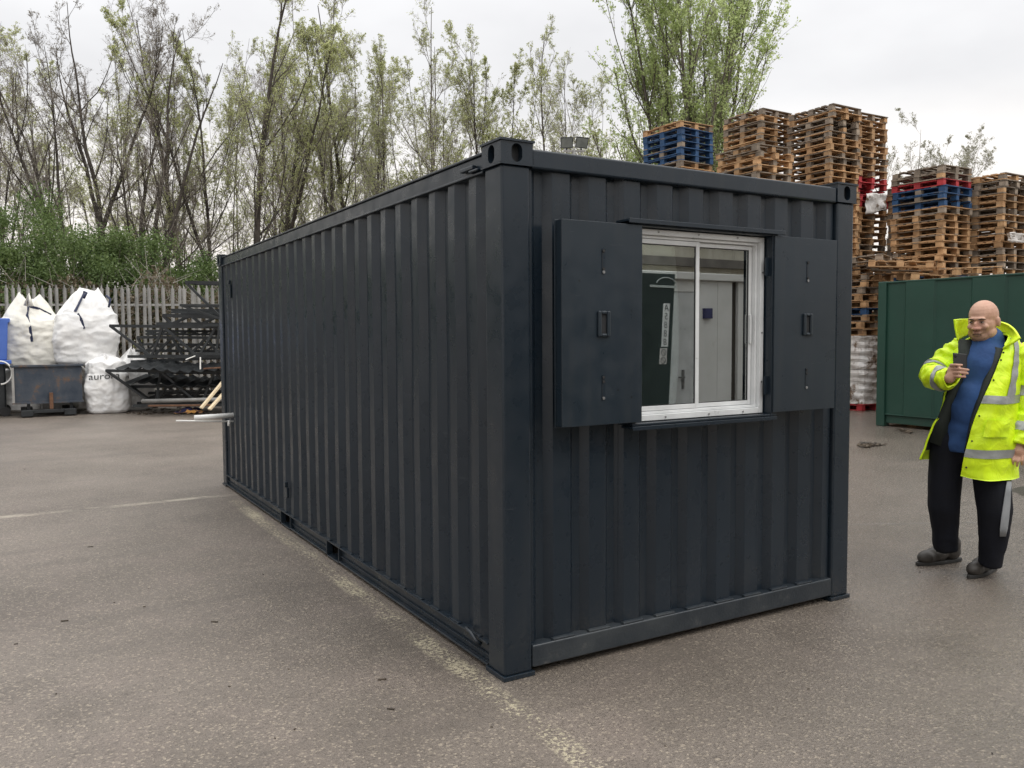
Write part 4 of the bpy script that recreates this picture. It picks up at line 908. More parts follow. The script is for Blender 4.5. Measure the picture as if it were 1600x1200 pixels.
T = [  # px, depth, top px, style, seed, trunk radius, lean, fork, label
 (22, 27, 40, 'bare', 101, .09, (-.1, 0), None, 'bare grey tree nearest the left edge'),
 (98, 25.5, -25, 'bare', 102, .14, (-.06, 0), (.28, (-.32, -.02, .2)), 'bare grey tree with low forked limbs above the cream bag'),
 (163, 26.5, 0, 'bare', 103, .15, (0, 0), (.40, (-.42, .06, .3)), 'dark bare tree with a limb bending left over the bushes'),
 (226, 25, 8, 'bare', 104, .17, (0, 0), (.22, (-.22, .0, .36)), 'bare tree forking low into dark stems behind the fence'),
 (262, 28, 16, 'bare', 105, .13, (.02, 0), None, 'slim bare tree right of the low-forking one'),
 (340, 27, 2, 'green', 106, .12, (-.10, 0), (.30, (-.26, .05)), 'leafing tree leaning left at the cabin far corner'),
 (392, 25.5, -40, 'green', 107, .17, (0, 0), None, 'tall straight dark trunk tree rising past the top of the view'),
 (420, 27, 15, 'green', 108, .15, (.02, 0), (.30, (.20, .48)), 'leafing tree whose trunk bends right above the cabin roof'),
 (472, 30, 45, 'green', 109, .11, (-.04, 0), None, 'leafing tree with straight thin stem left of the bushy topped pair'),
 (508, 28, 28, 'green', 110, .13, (.05, 0), (.35, (-.12, .16)), 'bushy topped leafing tree, left of the pair'),
 (545, 29, 25, 'green', 111, .13, (.04, 0), None, 'bushy topped leafing tree, right of the pair'),
 (604, 28, 18, 'birch', 112, .11, (0, 0), (.30, (-.16, .10)), 'pale twiggy birch forking low above the roof slope'),
 (668, 31, 70, 'birch', 113, .09, (-.02, 0), None, 'pale slender birch between the forked one and the tallest'),
 (686, 27, 22, 'birch', 114, .085, (.01, 0), None, 'thinnest tall birch with a sparse pointed top'),
 (735, 30, 98, 'green', 115, .10, (.03, 0), None, 'short leafing tree left of the cabin corner'),
 (782, 32, 104, 'green', 116, .10, (0, 0), (.3, (-.15, .18)), 'leafing tree directly above the cabin corner casting'),
 (842, 30, 55, 'birch', 117, .10, (.0, 0), None, 'pale pointed tree left of the floodlights'),
 (908, 34, 118, 'birch', 118, .08, (0, 0), None, 'nearly bare thin tree right behind the floodlights'),
 (965, 36, 150, 'pale', 119, .09, (0, 0), None, 'pale twiggy tree left of the big green one'),
 (720, 38, 150, 'pale', 122, .09, (0, 0), None, 'pale distant tree low behind the slender birches'),
 (450, 40, 120, 'bare', 123, .10, (0, 0), None, 'distant bare tree seen between the leafing trunks'),
 (300, 38, 110, 'bare', 124, .10, (0, 0), None, 'distant bare tree low between the slim and leaning ones'),
 (60, 38, 90, 'bare', 125, .10, (0, 0), None, 'distant bare tree low behind the left bushes'),
 (570, 38, 110, 'birch', 126, .10, (0, 0), None, 'distant pale birch behind the bushy topped pair'),
]
for (px, d, tp, st, sd_, r0, ln_, fk, lb) in T: make_tree(px, d, tp, st, lb, sd_, r0, ln_, fk)
make_tree(1072, 29, -130, 'poplar', 'large leafy green poplar behind the pallet stacks', 130, .20, (.02, 0), (.12, (-.24, -.13, -.04, .05, .14, .23)), 1.6, None, 'poplar_tree')
make_tree(1445, 44, 205, 'pale', 'pale rounded tree far behind the right-hand pallet stacks', 131, .14, (0, 0), (.16, (-.5, -.25, 0, .25, .5)), 1.3, None, leafmul=1.6)

# thin young stems filling the wood between the larger trees
SAP = [(130, 30, 120), (200, 31, 90), (290, 29, 130), (318, 27, 70), (365, 30, 60), (440, 31, 90), (490, 27, 80), (527, 32, 100), (575, 27, 60), (625, 30, 110), (650, 28, 130), (705, 28, 150), (760, 29, 140), (815, 28, 130), (870, 30, 150), (935, 31, 165), (70, 31, 80), (245, 27, 110)]
for i, (px, d, tp) in enumerate(SAP):
    make_tree(px, d, tp, ('birch', 'green')[i % 2], f'{["pale", "leafing"][i % 2]} young stem, {ORD[i] if i else "leftmost"} sapling counted across the wood', 400+i, .045, (random.uniform(-.08, .08), 0), None, .75, 'saplings among the trees', 'sapling')
far_src = {}
for o in list(COL.objects):
    if o.type == 'EMPTY' and o.name.split('.')[0] in ('tree', 'sapling') and o.get('group') in ('trees beyond the fence', 'saplings among the trees'): far_src.setdefault(o.name.split('.')[0], []).append(o)
def copy_tree(o, parent=None):
    c = o.copy(); COL.objects.link(c); c.parent = parent
    for ch in o.children: copy_tree(ch, c)
    return c
for i in range(20):
    src = far_src['sapling'][(i*7) % len(far_src['sapling'])] if i % 3 else far_src['tree'][(i*5) % len(far_src['tree'])]
    px = -10+i*49+random.uniform(-12, 12); d = random.uniform(34, 46); c = copy_tree(src); p = dep(px, 560, d); c.location = (p[0], p[1], 0); c.rotation_euler = (0, 0, random.uniform(0, 6.28))
    f_ = (random.uniform(.95, 1.25) if i % 3 == 0 else random.uniform(1.15, 1.5))*(1 if px < 620 else .8); c.scale = (f_*1.15, f_*1.15, f_)
    tag(c, f'slim background tree, {ORD[i] if i else "first"} from the left in the far row of the wood', 'tree', 'far row of trees in the wood')
# unseen wood added left of the view to darken the cabin side's reflections
for i, (hx_, dist) in enumerate(((-4, 25), (-9, 24), (-14, 25), (-20, 23), (-27, 24), (-35, 23), (-44, 22), (-54, 21))):
    h_ = math.radians(hx_); make_tree(0, 0, 0, 'green' if i % 2 else 'bare', f'unseen tree added beyond the left of the view, {["nearest the fence corner", "second along", "third along", "fourth along", "fifth along", "sixth along", "seventh along", "last along"][i]}', 500+i, .14, (0, 0), None, .8, 'trees left of the view', loc=(CAM[0]+math.sin(h_)*dist, CAM[1]+math.cos(h_)*dist), height=11.5)
# bushes: woody stems with leaf clumps through the volume
def bush(px, d, rx, h_, label, seed, n=9000, mtl='leaf_b', loc=None, ls=.10):
    rng = np.random.default_rng(seed); p = dep(px, 560, d) if loc is None else loc; root = tag(empty('bush', (p[0], p[1], 0)), label, 'bush', 'green bushes beyond the fence')
    nb = 46; th = rng.uniform(0, 6.28, nb); ph = rng.uniform(.15, 1.0, nb)
    tips = np.stack([np.cos(th)*rx*rng.uniform(.2, 1, nb), np.sin(th)*rx*.7*rng.uniform(.2, 1, nb), h_*(.25+.7*ph*rng.uniform(.6, 1.05, nb))], 1)
    st = np.stack([rng.normal(size=nb)*.25, rng.normal(size=nb)*.25, np.zeros(nb)], 1); mid = (st+tips)/2+rng.normal(size=(nb, 3))*.15
    link('stems', segs_mesh([(st, mid, np.full(nb, .03), np.full(nb, .02), 4), (mid, tips, np.full(nb, .02), np.full(nb, .006), 3)], 'stems', M['twig']), root)
    n = int(n*2.2); ls *= .62; cl = rng.integers(0, nb, n); cr2 = rng.uniform(.4, .8, nb)*rx*.5; pts = tips[cl]+unit(rng.normal(size=(n, 3)))*(rng.uniform(0, 1, n)**.55*cr2[cl])[:, None]; pts[:, 2] = np.maximum(pts[:, 2], .1)
    link('foliage', leaves_mesh(rng, pts, ls, 'foliage', M[mtl], .75), root)
bush(10, 23.5, 1.6, 5.6, 'dark green bush at the left edge behind the fence', 201, 13000)
bush(105, 23.2, 2.0, 5.7, 'broad green bush rising behind the two upper bags', 202, 20000)
bush(185, 24, 1.4, 4.9, 'rounded green bush left of the low-forking tree', 203, 9000)
bush(282, 24.5, 1.6, 4.6, 'bright green bush close to the cabin far corner', 204, 12000)
bush(345, 24.5, 1.2, 4.3, 'green bush partly hidden behind the cabin far corner', 205, 8000)
bush(-95, 24.5, 1.4, 5.2, 'green bush just outside the left of the view', 206, 9000)
for i, hx_ in enumerate((-9, -15, -22, -29, -37, -47)):  # bushes added out of view, for dark reflections in the cabin side
    h_ = math.radians(hx_); bush(0, 0, 2.2, 4.8, f'unseen green bush added beyond the left of the view, {ORD[i] if i else "first"} along the wood edge', 220+i, 9000, loc=(CAM[0]+math.sin(h_)*24, CAM[1]+math.cos(h_)*24), ls=.16)
# ivy and low growth around the trunk feet behind the cabin roof line, bramble along the fence
rng = np.random.default_rng(300); n = 26000; s_ = rng.uniform(-2, 13, n); pA = dep(-60, 560, 22.0)[:2]; pd = unit(dep(470, 560, 23.2)[:2]-pA)
hh_ = np.array([3.05+.65*noise.noise(Vector((x*.9, 1, 2)))+.35*noise.noise(Vector((x*3.1, 4, 2))) for x in s_]); o2 = rng.normal(size=n)*.4
V = np.stack([pA[0]+pd[0]*s_-pd[1]*o2, pA[1]+pd[1]*s_+pd[0]*o2, hh_*rng.uniform(0, 1, n)**.6], 1)
me1 = leaves_mesh(rng, V, .10, 'bramble', M['leaf_br']); tag(link('bramble', me1), 'brown and green bramble thicket growing behind the fence', 'bramble', kind='stuff')
n = 1500; k = rng.integers(0, len(V), n); a = V[k]; a2 = a+unit(rng.normal(size=(n, 3))+np.array((0, 0, .6)))*rng.uniform(.3, .9, (n, 1)); a[:, 2] = np.maximum(a[:, 2], .05)
tag(link('bramble_canes', segs_mesh([(a, a2, np.full(n, .010), np.full(n, .004), 3)], 'bramble_canes', M['twig_p'])), 'dry pale bramble canes tangled along the fence', 'bramble', kind='stuff')
# low hedge mass further back so that the wood has a floor of growth
rng = np.random.default_rng(310); n = 52000; s_ = rng.uniform(-8, 46, n); pA = dep(-200, 560, 33)[:2]; pd = unit(dep(1300, 560, 40)[:2]-pA)
hh_ = np.array([3.9+1.3*noise.noise(Vector((x*.35, 7, 2)))+.7*noise.noise(Vector((x*1.3, 4, 9))) for x in s_]); o2 = rng.normal(size=n)*.9
V = np.stack([pA[0]+pd[0]*s_-pd[1]*o2, pA[1]+pd[1]*s_+pd[0]*o2, hh_*rng.uniform(0, 1, n)**.7], 1)
tag(link('undergrowth', leaves_mesh(rng, V, .17, 'undergrowth', M['leaf_y'])), 'low spring undergrowth at the foot of the trees', 'undergrowth', kind='stuff')

# ------------------------------------------------------------------ twin floodlight mast behind the cabin
pm_ = dep(897, 240, 25); fl = tag(empty('floodlight_mast', (pm_[0], pm_[1], 0)), 'grey mast with two black floodlights seen above the cabin roof', 'floodlight')
zt = CAM[2]+(526-228)/FPX*25
MB().tube([(pm_[0], pm_[1], 0), (pm_[0], pm_[1], zt-.15)], [.08, .05], 10).build('mast', M['galv'], fl, True)
cb = np.array((pm_[0], pm_[1], zt-.18)); rt2 = np.array((rt[0], rt[1], 0)); fw2 = np.array((fw[0], fw[1], 0)); fw2 /= np.linalg.norm(fw2)
MB().bar(cb-rt2*.32, cb+rt2*.32, .05, .05).build('cross_arm', M['galv'], fl)
for s_, tw in ((-.22, -.12), (.23, .25)):
    c0 = cb+rt2*s_+up3*.26; ax_ = unit(rt2*math.cos(tw)+up3*(-.12 if s_ > 0 else .02)); nn = unit(-fw2+up3*-.55); vv = unit(np.cross(ax_, nn)); vv = vv if vv[2] > 0 else -vv
    hd = MB(); w_, h_, dp = .19, .17, .10
    front = [c0+ax_*i*w_+vv*j*h_+nn*dp*.5 for i, j in ((-1,-1),(1,-1),(1,1),(-1,1))]; back = [c0+ax_*i*w_*.8+vv*j*h_*.75-nn*dp for i, j in ((-1,-1),(1,-1),(1,1),(-1,1))]
    hd.add(front+back, [(0,1,2,3),(7,6,5,4),(0,4,5,1),(1,5,6,2),(2,6,7,3),(3,7,4,0)]); ho = hd.build('lamp_head', M['black_steel'], fl, bevel=.015)
    MB().add([c0+ax_*i*w_*.86+vv*j*h_*.82+nn*(dp*.5+.006) for i, j in ((-1,-1),(1,-1),(1,1),(-1,1))], [(0,1,2,3)]).build('lamp_glass', mat('lamp glass', (.16,.18,.17), (.24,.26,.25), 4, .15), ho)
    MB().bar(c0-vv*.18, cb+rt2*s_, .04, .03).build('bracket', M['black_steel'], fl)

# ------------------------------------------------------------------ what stands behind the camera and shows in the window glass
yb = -5.3
M['cabinwhite'] = mat('white cabin panel', (.72,.71,.68), (.80,.79,.77), 2, .45, .08, c3=(.5,.47,.40), scale3=1.4, lo3=.6, hi3=.8)
M['dirty'] = mat('dirty cream cladding', (.52,.48,.38), (.68,.65,.56), 1.4, .7, .1, stretch=(3, 3, .7), c3=(.12,.10,.08), scale3=1.1, lo3=.60, hi3=.75)
wc = tag(empty('white_cabin', (7.0, yb, 0)), 'white panelled cabin with a door, reflected in the window glass', 'cabin')
for k, (a, b_) in enumerate(((4.2, 5.62), (6.18, 6.56), (6.564, 6.84), (6.96, 9.0))): MB().box(a, b_, yb-2.2, yb, .15, 2.36).build('wall_panel', M['cabinwhite'], wc, bevel=.004)
MB().box(5.62, 6.18, yb-2.2, yb-.01, 2.20, 2.36).build('wall_panel', M['cabinwhite'], wc)
MB().box(6.842, 6.958, yb-.3, yb-.05, 0, 2.36).build('downpipe_recess', mat('brown recess', (.05,.04,.033), (.07,.06,.05), 3), wc)
MB().box(4.1, 9.1, yb-2.3, yb+.06, 2.362, 2.46).build('roof_edge', M['cabinwhite'], wc, bevel=.01)
dr = MB().box(5.625, 6.175, yb-.06, yb-.02, .15, 2.195).build('door', M['alu'], wc)
mb = MB().box(5.88, 5.92, yb-.019, yb-.005, .88, 1.14).box(5.80, 5.905, yb+.01, yb+.03, 1.03, 1.05); mb.build('door_handle', M['bolt'], dr)
MB().box(6.28, 6.42, yb+.001, yb+.05, 1.84, 1.98).build('outside_lamp', mat('navy fitting', (.04,.045,.12), (.06,.06,.16), 3), wc)
sh_ = tag(empty('clad_building', (6, yb-3.4, 0)), 'dirty cream clad building behind the white cabin, reflected in the glass', 'building')
MB().box(-6, 24, yb-3.9, yb-3.4, 0, 3.35).build('wall', M['dirty'], sh_); MB().box(-6.1, 24.1, yb-4.0, yb-3.25, 2.90, 3.06).build('gutter', mat('stained gutter', (.10,.09,.08), (.2,.18,.16), 2), sh_); MB().box(-6.1, 24.1, yb-9, yb-3.3, 3.35, 3.5).build('roof', M['galv'], sh_)
bd = tag(empty('dark_container', (4.3, yb+.6, 0)), 'dark container with a white number plate, reflected at the left of the glass', 'container')
tl = math.tan(math.radians(-3.2))
def slab(x0, x1, z0, z1, y0, y1, name, mtl, par):
    vs = [(x+ (z-1.5)*-tl*1.0, y, z) for y in (y0, y1) for x, z in ((x0, z0), (x1, z0), (x1, z1), (x0, z1))]
    return MB().add(vs, [(0,1,2,3),(7,6,5,4),(0,4,5,1),(1,5,6,2),(2,6,7,3),(3,7,4,0)]).build(name, mtl, par)
yd = yb+.10
slab(3.0, 5.60, .0, 2.42, yd-.06, yd, 'door_leaf', M['green'] if False else mat('near black green', (.010,.020,.020), (.016,.03,.028), 3, .5), bd)
plate = slab(5.42, 5.53, 1.46, 2.03, yd+.0005, yd+.006, 'number_plate', mat('white plate', (.62,.62,.62), (.7,.7,.7), 4), bd)
icons = slab(5.40, 5.52, 1.23, 1.44, yd+.0005, yd+.006, 'warning_plate', mat('pale plate', (.5,.48,.47), (.62,.58,.57), 4), bd)
def put_text(body, size, x, z, parent, name, mtl, y=None, sx_=1.0):
    me = text_mesh(body, size); me.name = name; me.materials.clear(); me.materials.append(mtl); o = link(name, me, parent); of = OFF[parent.name]
    yy = yd+.0075 if y is None else y
    M4 = Matrix(((-1*sx_, tl, 0, x-(z-1.5)*tl-of[0]), (0, 0, 1, yy-of[1]), (0, 1, 0, z-of[2]), (0, 0, 0, 1)))
    me.transform(M4); return o
for k, ch in enumerate('A5888'): put_text(ch, .125, 5.475, 1.97-.113*k, plate, 'digit', M['rubber'])
for k in range(2):
    z = 1.385-.105*k; xq = 5.46-(z-1.5)*tl
    MB().tube([(xq+.040*math.cos(a), yd+.008, z+.040*math.sin(a)) for a in np.linspace(0, 6.28, 15)], .005, 5).bar((xq-.028, yd+.008, z+.028), (xq+.028, yd+.008, z-.028), .008, .004).build('prohibition_mark', M['rubber'], icons)
arc = [(5.45+.17*math.cos(a)-.8*tl, yd+.004, 2.27+.10*math.sin(a)) for a in np.linspace(.3, 2.85, 14)]
MB().tube(arc, .008, 5).bar((5.22, yd+.004, 2.255), (5.66, yd+.004, 2.25), .02, .03).build('emblem', mat('pale emblem', (.35,.38,.37), (.4,.42,.41), 4), bd)

# ------------------------------------------------------------------ the person
HD = math.radians(58.94); R0 = 6.33
YM = np.array((math.sin(HD), math.cos(HD), 0)); XM = np.array((math.cos(HD), -math.sin(HD), 0))
PB = np.array((CAM[0], CAM[1], 0))+YM*R0
def MP(px, py, dy=0.0):                     # a point of the figure: seen at px, py; dy metres behind the figure's mid plane
    r = ray(px, py); t_ = (R0+dy)/(r@YM); return CAM+r*t_
def mo(p, x=0, y=0, z=0): return np.array(p)+XM*x+YM*y+np.array((0, 0, z))
man = tag(empty('person', tuple(PB)), 'bald person in yellow hi-vis coat, blue top and dark trousers looking at a phone', 'person')
M['skin'] = mat('skin', (.43,.235,.155), (.54,.32,.225), 9, .5, .06, 0, .15, 90, c3=(.48,.20,.15), scale3=5, lo3=.5, hi3=.75)
m, t, b = newmat('hi-vis cloth'); co = nd(t, 'TexCoord').outputs['Object']
n1 = nd(t, 'TexNoise', {'Vector': co, 'Scale': 7, 'Detail': 5}).outputs[0]
t.links.new(ramp(t, n1, [(.35, (.60,.84,.006)), (.65, (.72,.94,.012))]), b.inputs['Base Color']); b.inputs['Roughness'].default_value = .45
wv = nd(t, 'TexNoise', {'Vector': co, 'Scale': 11, 'Detail': 4, 'Distortion': 1.2}).outputs[0]
t.links.new(nd(t, 'Bump', {'Strength': .5, 'Distance': .02, 'Height': wv}).outputs[0], b.inputs['Normal']); M['hivis'] = m
M['hivis_in'] = mat('hi-vis facing', (.50,.66,.03), (.56,.74,.04), 7, .5)
M['lining'] = mat('dark quilted lining', (.010,.014,.011), (.02,.026,.02), 12, .8, .08, 0, .3, 30)
M['band'] = mat('silver reflective tape', (.26,.27,.26), (.34,.35,.34), 9, .4, .08, .2, .2, 50)
M['blue'] = mat('blue sweatshirt', (.018,.055,.16), (.028,.078,.21), 8, .9, .05, 0, .4, 25)
M['trouser'] = mat('black track trousers', (.0045,.005,.008), (.008,.009,.014), 7, .85, .08, 0, .25, 30, spec=.25)
M['stripe'] = mat('grey trouser stripe', (.20,.21,.22), (.28,.29,.30), 9, .7)
M['shoe'] = mat('dark leather shoe', (.028,.024,.020), (.05,.044,.038), 12, .55, .1, 0, .3, 40)
M['sole'] = mat('rubber sole', (.012,.012,.012), (.035,.033,.03), 12, .8)
M['phone'] = mat('black phone', (.006,.007,.008), (.01,.011,.012), 5, .25)
M['brow'] = mat('dark brow', (.035,.022,.016), (.06,.04,.03), 40, .8)
M['eyew'] = mat('eye white', (.5,.46,.43), (.55,.5,.48), 5, .3)
def remesh(mb, name, mtl, parent, voxel, smooth=6, wrinkle=None, shape=None):
    off = OFF[parent.name]; me = mb.mesh(name+'_r', mtl, off); ob = bpy.data.objects.new('r', me); COL.objects.link(ob)
    md = ob.modifiers.new('r', 'REMESH'); md.mode = 'VOXEL'; md.voxel_size = voxel; md.use_smooth_shade = True
    if smooth:
        ms_ = ob.modifiers.new('s', 'SMOOTH'); ms_.factor = .5; ms_.iterations = smooth
    bpy.context.view_layer.update(); out = bpy.data.meshes.new_from_object(ob.evaluated_get(bpy.context.evaluated_depsgraph_get()))
    bpy.data.objects.remove(ob); out.name = name
    if wrinkle:
        nv = len(out.vertices); co_ = np.empty(nv*3); out.vertices.foreach_get('co', co_); co_ = co_.reshape(-1, 3); no_ = np.array([v.normal for v in out.vertices])
        dsp = np.array([wrinkle(Vector(p)) for p in co_]); co_ += no_*dsp[:, None]; out.vertices.foreach_set('co', co_.ravel()); out.update()
    out.polygons.foreach_set('use_smooth', [True]*len(out.polygons)); out.materials.clear(); out.materials.append(mtl)
    return link(name, out, parent)
# --- body: one continuous skin surface (head, neck, trunk, arms with hands, legs)
bm_ = MB()
HC = MP(1535.5, 503, -.02); yaw_h = math.radians(-24); pit = math.radians(9)
fx = XM*math.cos(yaw_h)-YM*math.sin(yaw_h); fx = XM*math.cos(yaw_h)+YM*math.sin(-yaw_h)*-1
FD = unit(-YM*math.cos(yaw_h)+XM*math.sin(yaw_h)); FD = unit(FD*math.cos(pit)+np.array((0, 0, -1.))*math.sin(pit))   # where the face looks
FX = unit(np.cross(FD, (0, 0, 1.)))*-1; FX = FX if FX@XM > 0 else -FX; FU = np.cross(FX, -FD); FU = FU if FU[2] > 0 else -FU
RH = np.stack([FX, -FD, FU], 1)                                   # head axes: x to screen right, y to the back, z up
def hp(x, y, z): return HC+FX*x-FD*y+FU*z
def he(x, y, z, rx, ry, rz): bm_.ell(hp(x, y, z), (rx, ry, rz), RH, 18, 12)
he(0, .020, .040, .086, .103, .100)          # cranium
he(0, -.010, -.022, .081, .085, .098)        # face block
he(0, -.042, -.084, .060, .048, .040)        # chin and jaw
he(.046, -.010, -.068, .040, .056, .046); he(-.046, -.010, -.068, .040, .056, .046)   # jowls
he(0, -.012, -.106, .070, .060, .034)        # under the chin
he(0, -.080, .032, .058, .014, .011)         # brow ridge
he(0, -.100, -.010, .012, .016, .028); he(0, -.106, -.028, .019, .016, .013); he(.018, -.096, -.031, .012, .012, .010); he(-.018, -.096, -.031, .012, .012, .010)  # nose
he(.040, -.074, -.022, .026, .018, .022); he(-.040, -.074, -.022, .026, .018, .022)   # cheeks
he(0, -.090, -.058, .031, .011, .007); he(0, -.089, -.071, .027, .012, .008)          # lips
for s_ in (-1, 1): he(s_*.089, .022, -.004, .010, .022, .034)                          # ears
bm_.cone(mo(HC, 0.01, .03, -.06), MP(1540, 545, .03), .075, .09)                       # neck
bm_.cone(MP(1545, 556, .03), MP(1536, 610, .02), .11, .13); bm_.cone(MP(1536, 610, .02), MP(1525, 690, 0), .13, .12)
def arm(pts): [bm_.cone(a, b_, ra, rb) for (a, ra), (b_, rb) in zip(pts, pts[1:])]
WR1 = MP(1484, 591, -.27); WR2 = MP(1592, 694, -.06)
arm([(MP(1500, 550, .05), .06), (MP(1461, 588, -.02), .05), (WR1, .033)])
arm([(MP(1588, 548, .04), .06), (MP(1602, 622, .04), .048), (WR2, .033)])
for pts in ([(MP(1488, 700, .02), .1), (MP(1476, 790, -.03), .07), (MP(1481, 852, .02), .04)], [(MP(1546, 705, -.02), .1), (MP(1553, 795, -.08), .07), (MP(1546, 872, -.04), .04)]): arm(pts)
# hand holding the phone: palm at the left, four fingers across the back of the phone, thumb round its far edge
def fing(pts, r): arm([(p, r*(1-.12*i)) for i, p in enumerate(pts)])
PD = -.30
bm_.ell(MP(1489, 581, PD+.03), (.036, .026, .048), np.stack([XM, YM, np.array((0,0,1.))], 1))
bm_.cone(WR1, MP(1487, 586, PD+.03), .033, .032)
for k, (kx, ky, tx, ty) in enumerate(((1486, 570.5, 1503, 570.5), (1487, 576.5, 1513, 578), (1488, 582.5, 1512, 583.5), (1490, 588.5, 1508, 589))):
    fing([MP(kx, ky, PD+.015), MP((kx+tx)/2-1, ky-.3, PD-.022), MP(tx, ty, PD-.012)], .0105)
fing([MP(1490, 588, PD+.045), MP(1497, 578, PD+.055), MP(1502, 569, PD+.045)], .012)
# hanging hand at the right
bm_.cone(WR2, MP(1590, 705, -.08), .033, .034); bm_.ell(MP(1591, 706, -.085), (.040, .024, .040), np.stack([XM, YM, np.array((0,0,1.))], 1))
for (kx, ky, mx_, my, tx, ty) in ((1582, 707, 1577, 714, 1576, 721), (1587, 710, 1583, 719, 1582, 726), (1592, 712, 1590, 721, 1589, 728), (1598, 711, 1597, 720, 1597, 726)):
    fing([MP(kx, ky, -.09), MP(mx_, my, -.11), MP(tx, ty, -.09)], .0105)
fing([MP(1583, 701, -.10), MP(1578, 705, -.125), MP(1576, 711, -.125)], .0115)
m = M['skin']; t = m.node_tree; b = t.nodes['Principled BSDF']; src = b.inputs['Base Color'].links[0].from_socket
co = nd(t, 'TexCoord').outputs['Object']; lc = hp(0, -.06, -.085)-OFF[man.name]; le = hp(0, -.10, .012)-OFF[man.name]
def ball(c_, r_, soft): return nd(t, 'MapRange', {0: nd(t, 'VectorMath', {0: co, 1: tuple(c_)}, operation='DISTANCE').outputs['Value'], 1: r_, 2: r_*soft, 3: 0, 4: 1}).outputs[0]
col = mixc(t, mth(t, 'MULTIPLY', ball(lc, .095, .45), .42), src, (.20, .125, .095))                # shaved beard
col = mixc(t, mth(t, 'MULTIPLY', ball(hp(0, -.11, -.02)-OFF[man.name], .05, .3), .35), col, (.55, .22, .17))   # ruddy nose and cheeks
for s_ in (-1, 1): col = mixc(t, mth(t, 'MULTIPLY', ball(hp(s_*.034, -.088, .008)-OFF[man.name], .026, .35), .45), col, (.22, .11, .08))  # eye-socket shade painted into the skin
t.links.new(col, b.inputs['Base Color'])
body = remesh(bm_, 'body', M['skin'], man, .0048, 3)
# eyes, brows, mouth line
for s_ in (-1, 1):
    MB().ell(hp(s_*.034, -.0870, .011), (.0125, .0045, .0036), RH, 12, 8).build('eye', M['eyew'], body, True)
    MB().ell(hp(s_*.034-.002, -.0905, .011), (.0060, .003, .0040), RH, 10, 6).build('iris', M['rubber'], body, True)
    MB().tube([hp(s_*.019, -.0905, .012), hp(s_*.033, -.0930, .0165), hp(s_*.049, -.0850, .012)], [.0014, .0026, .0012], 6).build('eyelid', M['brow'], body, True)
    MB().tube([hp(s_*.014, -.0940, .028), hp(s_*.034, -.0935, .033), hp(s_*.056, -.080, .029)], [.0030, .0040, .002], 8).build('eyebrow', M['brow'], body, True)
    MB().tube([hp(s_*.007, -.1175, -.0365), hp(s_*.013, -.1150, -.0360)], .0028, 6).build('nostril', M['brow'], body, True)
MB().tube([hp(-.030, -.0900, -.0715), hp(-.013, -.0990, -.0650), hp(.012, -.0990, -.0650), hp(.030, -.0900, -.0725)], [.0016, .0030, .0030, .0016], 6).build('mouth_line', M['brow'], body, True)
# --- sweatshirt
sb = MB(); e3 = np.stack([XM, YM, np.array((0, 0, 1.))], 1)
sb.ell(MP(1541, 585, .0), (.175, .165, .24), e3, 20, 14); sb.ell(MP(1528, 640, -.03), (.180, .19, .24), e3, 20, 14); sb.ell(MP(1521, 672, -.02), (.170, .18, .17), e3, 20, 14)
sb.cone(MP(1543, 532, .02), MP(1541, 562, .02), .100, .15); sb.tube([MP(1521, 665, -.02), MP(1519, 706, -.02)], [.172, .168], 20)
remesh(sb, 'sweatshirt', M['blue'], man, .012, 8, lambda p: .006*noise.noise(p*11)+.007*noise.noise(Vector((p.x*4, p.y*4, p.z*14))))
# --- trousers
tb = MB()
def leg(pts):
    for (a, ra), (b_, rb) in zip(pts[:-1], pts[1:-1]): tb.cone(a, b_, ra, rb, 16)
    (a, ra), (b_, rb) = pts[-2:]; tb.tube([a, b_], [ra, rb], 20)
leg([(MP(1482, 688, 0), .115), (MP(1478, 735, -.01), .108), (MP(1474, 790, -.03), .101), (MP(1477, 828, .0), .084), (MP(1478, 859, .02), .080)])
leg([(MP(1543, 692, -.02), .108), (MP(1549, 745, -.05), .112), (MP(1555, 795, -.08), .104), (MP(1552, 845, -.06), .084), (MP(1546, 884, -.04), .074)])
tb.ell(MP(1515, 694, -.01), (.19, .15, .14), e3, 18, 12)
def tw(p):
    low = max(0, min(1, (.45-p.z)/.35)); return .007*noise.noise(p*4)+.006*noise.noise(Vector((p.x*14+p.z*4, p.y*14, p.z*3)))+.006*low*noise.noise(Vector((p.x*6+p.z*9, p.y*6, p.z*17)))
tr_ = remesh(tb, 'trousers', M['trouser'], man, .011, 7, tw)
bpy.context.view_layer.update()
bvt = BVHTree.FromPolygons([Vector(v.co)+Vector(OFF[man.name]) for v in tr_.data.vertices], [tuple(p.vertices) for p in tr_.data.polygons])
def cast(px, py, lift=.006):
    r = Vector(ray(px, py)).normalized(); h = bvt.ray_cast(Vector(CAM), r); return np.array(h[0]-r*lift) if h[0] is not None else None
def strip_on(rows, name, mtl, parent, lift=.006):
    vs = []; ok = []
    for (a, b_, y) in rows:
        pts = [cast(a+(b_-a)*k/6, y, lift) for k in range(7)]; last = None
        ok = [q for q in pts if q is not None]
        for i, q in enumerate(pts):
            if q is None: pts[i] = (pts[i-1] if i and pts[i-1] is not None else ok[0])+XM*.002+YM*.006
        vs += pts
    n = len(rows); o = MB().add(vs, [(j*7+k, j*7+k+1, (j+1)*7+k+1, (j+1)*7+k) for j in range(n-1) for k in range(6)]).build(name, mtl, parent, True)
    md = o.modifiers.new('t', 'SOLIDIFY'); md.thickness = .004; return o
strip_on([(1573, 1580, 752), (1570, 1579, 770), (1567, 1578, 790), (1564, 1576, 810), (1562, 1574, 826), (1562, 1571, 838)], 'side_stripe', M['stripe'], tr_)
